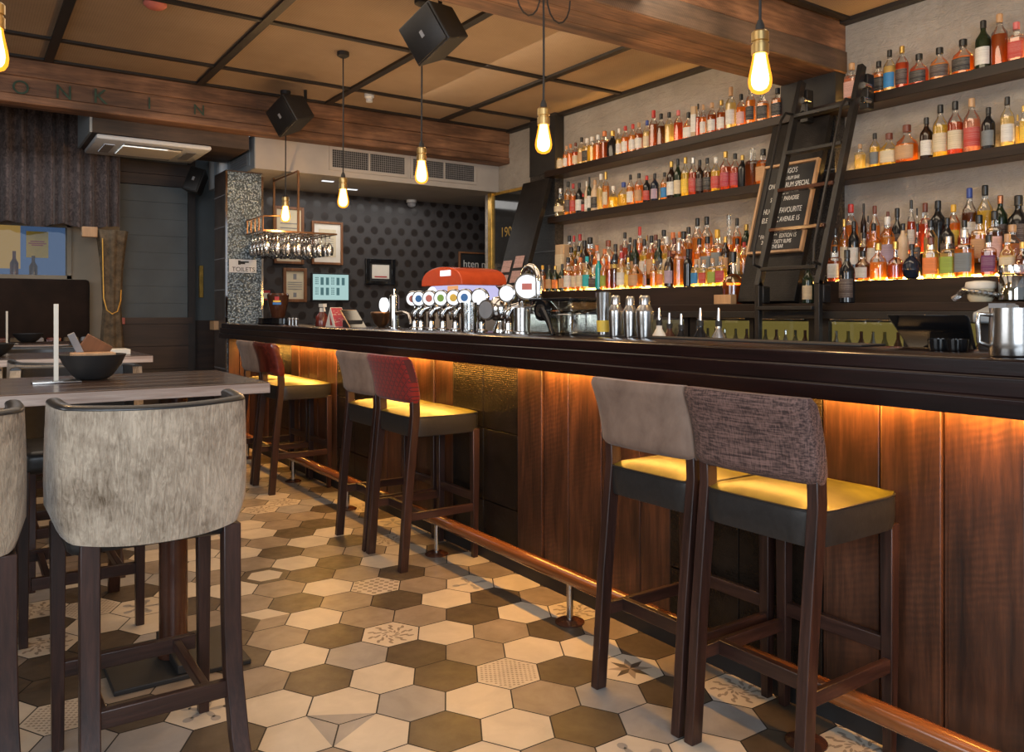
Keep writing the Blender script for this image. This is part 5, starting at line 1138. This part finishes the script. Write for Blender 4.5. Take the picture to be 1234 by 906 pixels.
# beer taps
def tap(y, label, spot=None, x=2.36, lensr=0.044, h=0.19, face=0.35):
    o = thing('beer_tap', label, 'beer tap', (x, y, BZ - 0.0), 0, 'beer taps in a row on the bar')
    MB().lathe([(0.036, 0), (0.036, 0.008), (0.022, 0.016), (0.020, 0.06)], 16).build('base', 'chrome', o)
    pts = [(0, 0, 0.05), (0, 0, 0.10), (0.015, -0.012, 0.128), (0.05, -0.03, 0.140), (0.085, -0.05, 0.128), (0.10, -0.058, 0.10), (0.104, -0.06, 0.06)]
    MB().tube(pts, [0.021, 0.023, 0.024, 0.022, 0.018, 0.014, 0.012], 12).build('font', 'chrome', o, angle=2)
    ln = MB().lathe([(lensr + 0.006, 0.0), (lensr + 0.006, 0.025), (lensr, 0.028)], 24, 0, mat=Matrix.Translation((-0.005, -0.005, h)) @ Matrix.Rotation(0.62, 4, 'Z') @ Matrix.Rotation(-PI / 2, 4, 'Y')).build('badge_rim', 'chrome', o)
    MB().lathe([(lensr * 0.94, 0.026), (lensr * 0.94, 0.031)], 24, 0, mat=Matrix.Translation((-0.005, -0.005, h)) @ Matrix.Rotation(0.62, 4, 'Z') @ Matrix.Rotation(-PI / 2, 4, 'Y')).build('badge', 'lens', ln)
    if spot:
        MB().lathe([(lensr * 0.5, 0.031), (lensr * 0.5, 0.0325)], 16, 0, mat=Matrix.Translation((-0.005, -0.005, h)) @ Matrix.Rotation(0.62, 4, 'Z') @ Matrix.Rotation(-PI / 2, 4, 'Y')).build('emblem', spot, ln)
    MB().tube([(0, 0, 0.12), (0.0, 0, h - 0.03)], 0.008, 8).build('badge_stem', 'chrome', o)
    MB().tube([(0.06, -0.035, 0.14), (0.065, -0.038, 0.185)], 0.007, 8).build('handle', 'blackmatt', o)
    return o
for px, lab, sp_ in ((500, 'beer tap with an orange and yellow emblem badge', 'orange'), (507.5, 'beer tap with a small blue emblem badge, close behind the orange one', 'blueprint'), (520, 'beer tap with a pink marked white badge', 'skin'), (534, 'beer tap with a bright green badge', 'greenprint'), (549.3, 'beer tap with a pale yellow-green badge', 'yellowprint'), (562.6, 'beer tap with a sky blue mark on its badge', 'blueprint'), (580, 'beer tap with a plain white blue-edged badge', None)):
    tap(onX(px, 359, 2.37).y, lab, {'orange': 'redplastic'}.get(sp_, sp_), 2.37)
tap(onX(613, 354, 2.37).y, 'beer tap with a blank white badge beside the arched font', None, 2.37, 0.042, 0.205)
# chrome column with side badge
p = onX(475, 396, 2.37)
o = thing('tap_column', 'plain chrome tap column at the far end of the taps', 'beer tap', (2.37, p.y, BZ))
MB().lathe([(0.045, 0), (0.045, 0.01), (0.031, 0.014), (0.031, 0.215), (0.02, 0.222), (0.006, 0.225), (0.006, 0.26)], 24).build('column', 'chrome', o)
MB().lathe([(0.048, 0.0), (0.048, 0.02)], 24, 0, mat=Matrix.Translation((-0.03, 0.07, 0.155)) @ Matrix.Rotation(0.1, 4, 'Z') @ Matrix.Rotation(-PI / 2, 4, 'Y')).build('badge', 'lens', o)
MB().tube([(0, 0.03, 0.155), (-0.02, 0.06, 0.155)], 0.01, 8).build('badge_arm', 'chrome', o)
MB().tube([(0.0, -0.02, 0.10), (0.02, -0.10, 0.105), (0.03, -0.15, 0.09), (0.035, -0.17, 0.03)], 0.014, 10).build('spout', 'chrome', o)
# arched font
p = onX(629, 402, 2.36)
o = thing('arched_tap', 'tall chrome arched beer font with a large round white badge', 'beer tap', (2.36, p.y, BZ))
MB().lathe([(0.055, 0), (0.055, 0.008), (0.042, 0.012), (0.042, 0.13), (0.03, 0.14)], 24).build('column', 'steel', o)
MB().tube([(0, 0, 0.12), (0, 0, 0.25)] + [(0.0, -0.072 + 0.072 * math.cos(t), 0.25 + 0.085 * math.sin(t)) for t in [PI * q / 10 for q in range(1, 11)]] + [(0, -0.144, 0.20), (0, -0.144, 0.14)], 0.018, 12).build('arch', 'chrome', o, angle=2)
MB().lathe([(0.066, 0.0), (0.066, 0.03)], 28, 0, mat=Matrix.Translation((-0.012, -0.072, 0.235)) @ Matrix.Rotation(0.75, 4, 'Z') @ Matrix.Rotation(-PI / 2, 4, 'Y')).build('badge_rim', 'chrome', o)
MB().lathe([(0.058, 0.028), (0.058, 0.034)], 28, 0, mat=Matrix.Translation((-0.012, -0.072, 0.235)) @ Matrix.Rotation(0.75, 4, 'Z') @ Matrix.Rotation(-PI / 2, 4, 'Y')).build('badge', 'lens', o)
MB().lathe([(0.022, 0.034), (0.022, 0.0355)], 4, 0, mat=Matrix.Translation((-0.012, -0.072, 0.235)) @ Matrix.Rotation(0.75, 4, 'Z') @ Matrix.Rotation(-PI / 2, 4, 'Y'), sy=1.6).build('emblem', 'skin', o)
b = MB().lathe([(0.0, -0.03), (0.026, -0.015), (0.03, 0), (0.026, 0.015), (0.0, 0.03)], 16, 0, (0, -0.115, 0.12)).tube([(0, -0.115, 0.10), (0, -0.115, 0.03)], 0.010, 8).tube([(0, 0, 0.14), (0, -0.115, 0.13)], 0.01, 8)
b.build('tap_knob', 'chrome', o)
# dark round badge font
p = onX(603, 398, 2.38)
o = thing('ball_tap', 'bulbous chrome tap body with a dark round badge', 'beer tap', (2.38, p.y, BZ))
MB().lathe([(0.04, 0), (0.04, 0.02), (0.025, 0.05), (0.025, 0.08)], 16).build('base', 'chrome', o)
MB().lathe([(0.0, -0.07), (0.045, -0.06), (0.062, -0.03), (0.066, 0), (0.06, 0.03), (0.04, 0.06), (0, 0.07)], 20, 0, (0, 0, 0.125)).build('body', 'chrome', o, angle=2)
MB().lathe([(0.05, 0.0), (0.054, 0.006), (0.054, 0.03)], 24, 0, mat=Matrix.Translation((-0.05, 0.03, 0.12)) @ Matrix.Rotation(0.3, 4, 'Z') @ Matrix.Rotation(-PI / 2, 4, 'Y')).build('badge_rim', 'steel', o)
MB().lathe([(0.046, 0.029), (0.046, 0.033)], 24, 0, mat=Matrix.Translation((-0.05, 0.03, 0.12)) @ Matrix.Rotation(0.3, 4, 'Z') @ Matrix.Rotation(-PI / 2, 4, 'Y')).build('badge', 'grey', o)
# dimpled glass
p = onX(565, 400, 2.30)
o = MB().lathe([(0.04, 0.001), (0.043, 0.008), (0.046, 0.16), (0.043, 0.16), (0.040, 0.012)], 24, 0, cap=False).build('dimpled_tumbler', glassy('dimpled glass', (0.9, 0.92, 0.93), 0.6, 0.12), None, 0, (2.28, onX(565, 398, 2.28).y, BZ)); tag(o, 'tall clear dimpled glass standing in front of the taps', 'glass')
# slush machine on the far back counter
o = thing('slush_machine', 'orange-red topped slush machine with a lit clear tank behind the taps', 'drinks machine', (3.40, 5.66, 1.08))
MB().rbox((-0.2, -0.29, 0.0), (0.2, 0.29, 0.24), 0.03).build('base', 'grey', o)
b = MB(); rings = []
for x in (-0.19, 0.19): rings.append([(x, 0.29 * math.cos(t), 0.24 + 0.22 * max(0, math.sin(t)) ** 0.6) for t in [PI * q / 14 for q in range(15)]])
b.loft(rings); b.build('tank', 'tanklit', o, angle=1)
MB().box((-0.205, -0.25, 0.25), (-0.195, -0.10, 0.42)).build('slush', 'tanklit2', o)
b = MB(); rings = []
for x, k in ((-0.21, 1), (0.21, 1)): rings.append([(x, 0.33 * math.cos(t), 0.425 + 0.15 * max(0, math.sin(t)) ** 0.7) for t in [PI * q / 14 for q in range(15)]])
b.loft(rings); lid = b.build('lid', 'redplastic', o, 0.006)
MB().box((-0.216, -0.16, 0.50), (-0.20, 0.0, 0.545)).build('label_panel', 'lens', lid)
MB().lathe([(0.09, 0), (0.09, 0.012)], 24, 0, mat=Matrix.Translation((-0.195, 0.16, 0.33)) @ Matrix.Rotation(-PI / 2, 4, 'Y')).build('paddle_wheel', 'lens', o)
MB().tube([(-0.2, 0.25, 0.36), (-0.24, 0.27, 0.33), (-0.24, 0.27, 0.28)], 0.02, 8).build('spout', 'blackmatt', o)
o2 = MB().box((3.2, 5.2, 0), (3.75, 6.15, 1.08)).build('equipment_stand', 'blackmatt', None); tag(o2, 'dark stand carrying the slush machine behind the bar', 'stand')
# juice press / ice box
o = thing('juice_press', 'clear plastic juice press with a black lever handle on the bar', 'juicer', (2.395, 3.06, BZ + 0.001))
gp = glassy('clear acrylic', (0.72, 0.72, 0.66), 0.5, 0.06)
b = MB(); b.loft([[(-0.08, y, 0.0), (0.10, y, 0.0), (0.10, y, 0.12), (-0.08, y, 0.10)] for y in (-0.16, 0.16)]); b.build('lower_tray', gp, o, 0.006)
b = MB(); b.loft([[(-0.08, -0.17, 0.11), (-0.08, 0.165, 0.11), (-0.07, 0.15, 0.165), (-0.07, -0.15, 0.165)], [(0.10, -0.17, 0.12), (0.10, 0.165, 0.12), (0.09, 0.15, 0.165), (0.09, -0.15, 0.165)]]); b.build('upper_hopper', gp, o, 0.006)
MB().rbox((-0.085, -0.165, 0.160), (0.10, 0.165, 0.175), 0.005).build('lid', 'blackgloss', o)
lv = MB().tube([(-0.10, 0.02, 0.115), (-0.11, -0.03, 0.07), (-0.11, -0.07, 0.0)], [0.026, 0.015, 0.010], 10).build('lever', 'blackgloss', o)
MB().lathe([(0.05, 0), (0.05, 0.025)], 20, 0, mat=Matrix.Translation((-0.085, 0.03, 0.115)) @ Matrix.Rotation(-PI / 2, 4, 'Y')).build('hub', 'blackgloss', lv)
MB().lathe([(0.03, 0.025), (0.03, 0.03)], 20, 0, mat=Matrix.Translation((-0.085, 0.03, 0.115)) @ Matrix.Rotation(-PI / 2, 4, 'Y')).build('hub_ring', 'steel', lv)
# shakers
def shaker(px, py, top, lab, w):
    p = onX(px, py, 2.38); t = onX(px, top, 2.38); h = t.z - BZ
    o = thing('cocktail_shaker', lab, 'shaker', (2.38, p.y, BZ), 0, 'steel cocktail shakers on the bar')
    r = w
    MB().lathe([(r * 0.8, 0.001), (r * 0.86, 0.01), (r * 1.0, h * 0.55), (r, h * 0.60)], 28).build('tin', 'steel', o, angle=1.2)
    s = MB().lathe([(r, h * 0.60), (r * 0.98, h * 0.66), (r * 0.62, h * 0.77), (r * 0.6, h * 0.79)], 28).build('strainer_top', 'steel', o, angle=1.2)
    MB().lathe([(r * 0.62, h * 0.785), (r * 0.60, h * 0.96), (r * 0.5, h)], 24).build('cap', 'steel', o, angle=1.2)
shaker(777, 406, 356, 'fattest steel shaker at the near end of the row', 0.037)
shaker(759.5, 404, 357, 'steel shaker second from the near end of the row', 0.031)
shaker(742, 404, 356, 'steel shaker beside the yellow-banded tall tin', 0.033)
p = onX(727.5, 403, 2.40); h = onX(727.5, 352, 2.40).z - BZ
o = thing('mixing_tin', 'tall steel mixing tin with a yellow band beside the shakers', 'shaker', (2.40, p.y, BZ))
MB().lathe([(0.027, 0.001), (0.028, 0.01), (0.036, h * 0.97), (0.037, h), (0.034, h)], 28).build('tin', 'steel', o, angle=1.2)
MB().lathe([(0.0295, h * 0.10), (0.0325, h * 0.36)], 28, 0, cap=False).build('band', 'yellowprint', o, angle=1.2)
# pour bottles on the bench behind the bar
for k, (px, py, lab) in enumerate(((797.6, 377, 'short pourer bottle nearest the shakers'), (803.5, 371, 'white labelled pourer bottle beside the shortest pourer'), (821, 378, 'dark pourer bottle in the middle of the pourers'), (844, 371, 'tall dark pourer bottle second from the ladder'), (866, 371, 'clear pourer bottle closest to the ladder'))):
    p = onX(px, py, 2.75); h = p.z - 1.061
    o = thing('pourer_bottle', lab, 'pourer', ((2.80, 2.70, 2.75, 2.75, 2.75)[k], p.y, 1.061), 0, 'bottles with chrome pour spouts behind the bar')
    MB().lathe([(0.03, 0), (0.031, 0.01), (0.031, h * 0.5), (0.014, h * 0.62), (0.013, h * 0.7)], 18).build('body', ['pot', 'paper', 'blackgloss', 'blackgloss', 'steel'][k], o)
    MB().lathe([(0.015, h * 0.68), (0.015, h * 0.78)], 14).build('collar', 'blackmatt', o)
    MB().lathe([(0.009, h * 0.78), (0.005, h)], 12).build('spout', 'chrome', o)
# jug, near end
p = onX(1214, 429, 2.125); r = 0.052; h = onX(1205, 371, 2.1).z - BZ
o = thing('milk_jug', 'brushed steel jug with a handle at the near end of the bar', 'jug', (2.14, onX(1221, 429, 2.14).y, BZ))
MB().lathe([(r * 0.94, 0.001), (r, 0.006), (r * 1.02, h * 0.3), (r * 0.98, h), (r * 0.92, h), (r * 0.95, h * 0.3), (r * 0.9, 0.01)], 36, 0).build('body', 'steel', o, angle=1.2)
th = math.atan2(0.5645, -0.8254)
hx = lambda d: (-0.62 * d, 0.78 * d)
MB().tube([(*hx(r * 0.95), h * 0.86), (*hx(r * 1.45), h * 0.88), (*hx(r * 1.5), h * 0.7), (*hx(r * 1.45), h * 0.3), (*hx(r * 1.0), h * 0.22)], 0.006, 10).build('handle', 'steel', o, angle=2)
# till tablet
o = thing('till_tablet', 'black till tablet tilted back behind the bar with rounded corners', 'tablet', (2.58, 1.37, 1.062))
b = MB(); b.loft([[(-0.02, -0.14, 0.12), (-0.02, 0.07, 0.12), (-0.11, 0.095, 0.228), (-0.11, -0.16, 0.228)], [(0.0, -0.14, 0.11), (0.0, 0.07, 0.11), (-0.09, 0.095, 0.222), (-0.09, -0.16, 0.222)]]); b.build('screen_back', 'blackgloss', o, 0.006)
MB().box((-0.06, -0.06, 0.0), (0.06, 0.06, 0.02)).box((-0.02, -0.03, 0.02), (0.0, 0.03, 0.14)).build('stand', 'blackmatt', o, 0.004)
o = thing('card_terminal', 'pale grey card terminal standing behind the steel jug', 'card terminal', (2.62, onX(1197, 370, 2.62).y, 1.062))
MB().box((-0.03, -0.03, 0), (0.03, 0.03, 0.2)).build('stand', 'blackmatt', o)
b = MB(); b.loft([[(-0.06, -0.055, 0.20), (-0.06, 0.035, 0.20), (-0.06, 0.035, 0.235), (-0.06, -0.055, 0.235)], [(0.05, -0.055, 0.225), (0.05, 0.035, 0.225), (0.05, 0.035, 0.26), (0.05, -0.055, 0.26)]]); b.build('casing', 'greyduct', o, 0.008)
MB().box((-0.03, -0.05, 0.236), (0.03, 0.0, 0.262)).build('display', 'mauve' if 'mauve' in M else 'grey', o)
for k, px in enumerate((1132, 1153)):
    p = onX(px, 419, 2.32); o = MB().lathe([(0.026, 0.001), (0.029, 0.01), (0.031, 0.034), (0.028, 0.034), (0.025, 0.012)], 24).build('black_ramekin', 'blackgloss', None, 0, (2.32, p.y, BZ)); tag(o, ('glossy black ramekin under the tilted tablet' if k == 0 else 'glossy black ramekin closest to the steel jug'), 'ramekin')
o = MB().rbox((2.36, 1.48, BZ), (2.50, 3.0, BZ + 0.006), 0.002).build('bar_mat', 'blackmatt', None); tag(o, 'long flat black bar mat along the rear of the bar top', 'bar mat')
# crock and jar on the ledge, block
o = thing('crock', 'small cream crock wrapped in crumpled plastic on the ledge', 'crock', (4.45, 2.108, 1.349))
MB().lathe([(0.05, 0.001), (0.062, 0.02), (0.064, 0.075), (0.06, 0.08)], 24).build('pot', 'cream', o)
MB().lathe([(0.07, 0.07), (0.074, 0.085), (0.07, 0.105), (0.03, 0.112)], 24).build('lid', 'paper', o)
b = MB()
for k in range(9):
    a = 2.0 + k * 0.35; b.lathe([(0.0, -0.018), (0.016, -0.01), (0.02, 0), (0.016, 0.012), (0, 0.018)], 8, 0, (0.07 * math.cos(a), 0.075 * math.sin(a), 0.065 - 0.004 * k))
b.tube([(-0.03, 0.07, 0.06), (-0.02, 0.11, 0.03), (-0.02, 0.13, 0.015)], [0.02, 0.016, 0.02], 8); b.build('plastic_wrap', glassy('crumpled film', (0.8, 0.8, 0.8), 0.9, 0.15), o)
o = thing('storage_jar', 'ribbed clear storage jar with a glass lid on the ledge', 'jar', (4.45, 1.945, 1.349))
MB().lathe([(0.06, 0.001), (0.07, 0.01), (0.07, 0.13), (0.065, 0.14)], 28).build('body', glassy('ribbed glass', (0.82, 0.84, 0.84), 0.6, 0.05), o)
MB().lathe([(0.055, 0.003), (0.064, 0.01), (0.064, 0.07)], 24).build('contents', 'lolive', o)
MB().lathe([(0.074, 0.14), (0.076, 0.15), (0.074, 0.185), (0.05, 0.19)], 28).build('lid', glassy('jar lid glass', (0.85, 0.87, 0.88), 0.8, 0.05), o)
p = onX(875, 361, 4.40); o = cutbox('wood_block', (4.355, 3.70, 1.349), (4.415, 3.85, 1.415), 'lightwood', None, 0.003); tag(o, 'pale wooden block on the ledge at the foot of the leaning board', 'block')
# far end of the bar top
o = thing('stoneware_jug', 'big brown glazed jug with a red and blue crest at the bar end', 'jug', (2.32, onX(335, 386, 2.32).y, BZ + 0.055))
MB().lathe([(0.055, 0.001), (0.06, 0.01), (0.085, 0.12), (0.095, 0.20), (0.085, 0.215), (0.07, 0.215)], 28).build('body', 'pot', o)
cr = MB(); cr.loft(sector(0.0895, 0.10, 0.165, 2, PI + 0.45, 0.42, 1.05).v and [[(-0.092 * math.cos(t) , -0.092 * math.sin(t) , z) for t in [0.75 + 0.1 * q for q in range(9)]] for z in (0.115, 0.135)], 0, False, False); cr.loft([[(-0.094 * math.cos(t), -0.094 * math.sin(t), z) for t in [0.95 + 0.1 * q for q in range(5)]] for z in (0.135, 0.185)], 1, False, False); cr.loft([[(-0.0945 * math.cos(t), -0.0945 * math.sin(t), z) for t in [0.80 + 0.1 * q for q in range(8)]] for z in (0.137, 0.152)], 2, False, False)
cr.build('crest', ['blueprint', 'redprint', 'yellowprint'], o)
MB().tube([(0.02, 0.075, 0.19), (0.03, 0.13, 0.17), (0.03, 0.13, 0.10), (0.02, 0.07, 0.06)], 0.012, 8).build('handle', 'pot', o)
o = MB().lathe([(0.14, 0.0), (0.15, 0.006), (0.15, 0.05), (0.165, 0.054)], 32).build('cake_stand', 'blackgloss', None, 0, (2.30, 7.0, BZ), angle=0.8); o.scale = (1, 1.9, 1); tag(o, 'low black round tray stand under the brown jug', 'tray')
for k in range(3):
    o = MB().lathe([(0.014, 0.001), (0.018, 0.05), (0.012, 0.056), (0.012, 0.06)], 14).build('cruet', 'steel', None, 0, (2.20, onX(349 + 4 * k, 391, 2.20).y, BZ)); tag(o, ['small steel cruet touching the black tray stand', 'small steel cruet in the middle of the three', 'small steel cruet on the spray bottle side'][k], 'cruet', 'small steel cruets at the bar end')
a = onY(321, 356, 8.2); o = cutbox('wall_sticker', (2.93, 8.695, 1.47), (3.02, 8.719, 1.575), 'redprint', None, 0.002)
p = onY(320.5, 356, 8.70); o.location = (p.x - 2.975, 0, p.z - 1.52); MB().box((2.94, 8.692, 1.487), (3.01, 8.696, 1.548)).build('print', 'paper', o); tag(o, 'red and white sticker on the spotted wall behind the brown jug', 'sticker')
o = thing('spray_bottle', 'dark red spray bottle with a white trigger nozzle on the bar', 'spray bottle', (2.30, onX(388, 391, 2.30).y, BZ))
MB().lathe([(0.05, 0.001), (0.052, 0.01), (0.05, 0.07), (0.025, 0.10), (0.018, 0.11)], 18).build('body', 'redleather', o)
b = MB().lathe([(0.02, 0.10), (0.018, 0.135), (0.012, 0.14)], 14).box((-0.015, -0.06, 0.145), (0.015, 0.03, 0.17)).bar((0, -0.04, 0.15), (0, -0.055, 0.11), 0.012, 0.012); b.build('trigger', 'paper', o)
yy = onX(405, 393, 2.25).y
o = thing('tent_card', 'white folded tent card with a red printed face on the bar', 'card', (2.25, yy, BZ))
MB().prism([(-0.09, 0), (0.09, 0), (0.0, 0.14)], lambda a, c, t: (t, a, c), 0, -0.045, 0.045).build('card', 'paper', o)
b = MB(); b.add([(-0.042, -0.092, 0.003), (0.042, -0.092, 0.003), (0.042, -0.004, 0.137), (-0.042, -0.004, 0.137)], [(0, 1, 2, 3)]); b.build('printed_face', LABM['crimson'], o)
MB().add([(-0.047, -0.05, 0.012), (-0.047, -0.005, 0.012), (-0.047, 0.01, 0.1)], [(0, 1, 2)]).build('print', 'redprint', o)
yy = onX(425, 392, 2.30).y
o = thing('leaning_tablet', 'black tablet with a tan edge leaning on the bar', 'tablet', (2.30, yy, BZ))
b = MB(); b.loft([[(-0.06, -0.10, 0.0), (-0.06, -0.09, 0.0), (-0.06, 0.08, 0.115), (-0.06, 0.07, 0.12)], [(0.06, -0.10, 0.0), (0.06, -0.09, 0.0), (0.06, 0.08, 0.115), (0.06, 0.07, 0.12)]]); b.build('case', 'blackgloss', o)
MB().bar((-0.062, -0.095, 0.002), (-0.062, 0.075, 0.119), 0.006, 0.008).bar((-0.062, 0.075, 0.119), (0.06, 0.075, 0.119), 0.006, 0.008).build('tan_edge', 'lightwood', o)
MB().box((-0.05, -0.06, 0.0), (0.05, 0.06, 0.05)).build('stand', 'blackmatt', o)
# pot by the tap column
p = onX(458, 397, 2.42); o = MB().lathe([(0.02, 0.001), (0.05, 0.03), (0.075, 0.10), (0.07, 0.11)], 20).build('copper_scoop', 'copper', None, 0, (2.42, p.y - 0.02, BZ)); tag(o, 'dull copper bowl tucked beside the chrome tap column', 'bowl')

# ================================================================== LIGHTS
def area(nm, loc, rot, sx, sy, e, c):
    l = bpy.data.lights.new(nm, 'AREA'); l.shape = 'RECTANGLE'; l.size = sx; l.size_y = sy; l.energy = e; l.color = c
    o = bpy.data.objects.new(nm, l); col.objects.link(o); o.location = loc; o.rotation_euler = rot; return o
area('daylight', (-1.2, -2.3, 2.1), (R(78), 0, R(-28)), 3.2, 2.0, 200, (0.80, 0.90, 1.0))
area('daylight_side', (-3.3, 2.5, 2.0), (R(80), 0, R(-90)), 3.0, 1.6, 75, (0.90, 0.95, 1.0))
area('counter_led', (2.262, 3.4, 1.047), (0, R(-8), 0), 0.02, 8.4, 82, (1.0, 0.45, 0.075))
area('room_wash', (1.0, 4.0, 3.2), (0, 0, 0), 2.5, 5.0, 60, (1.0, 0.84, 0.66))
area('ceiling_wash', (3.3, 4.6, 2.0), (R(180), 0, 0), 1.0, 4.5, 16, (1.0, 0.74, 0.46))
area('added_shelf_fill', (3.3, 3.6, 3.15), (0, R(-33), 0), 0.5, 6.0, 58, (1.0, 0.80, 0.56))  # added fill with no fixture, brightens bottles and plaster wall
area('back_room', (3.8, 8.2, 2.6), (0, 0, 0), 2.0, 0.6, 14, (0.95, 0.92, 0.88))
area('far_left', (0.8, 7.9, 2.75), (0, 0, 0), 1.5, 0.5, 10, (0.85, 0.92, 1.0))
w = bpy.data.worlds.new('world'); bpy.context.scene.world = w; w.use_nodes = True
bg = w.node_tree.nodes['Background']; bg.inputs[0].default_value = (0.80, 0.88, 1.0, 1); bg.inputs[1].default_value = 0.5

# ================================================================== CAMERA
cam = bpy.data.cameras.new('camera'); cam.sensor_fit = 'HORIZONTAL'; cam.sensor_width = 36.0; cam.lens = 36.0 * F / 1234.0
cam.shift_y = -(453.0 - Y0) / 1234.0; cam.clip_start = 0.02
co = bpy.data.objects.new('camera', cam); col.objects.link(co); co.location = (0, 0, CAMZ); co.rotation_euler = (R(90), 0, -YAW)
sc = bpy.context.scene; sc.camera = co
sc.view_settings.view_transform = 'Standard'; sc.view_settings.look = 'None'; sc.view_settings.exposure = 0.0
sc.cycles.use_denoising = True
sc.cycles.max_bounces = 8; sc.cycles.transparent_max_bounces = 24; sc.cycles.diffuse_bounces = 4; sc.cycles.glossy_bounces = 3
sc.cycles.sample_clamp_indirect = 6.0
sc.cycles.caustics_reflective = False; sc.cycles.caustics_refractive = False
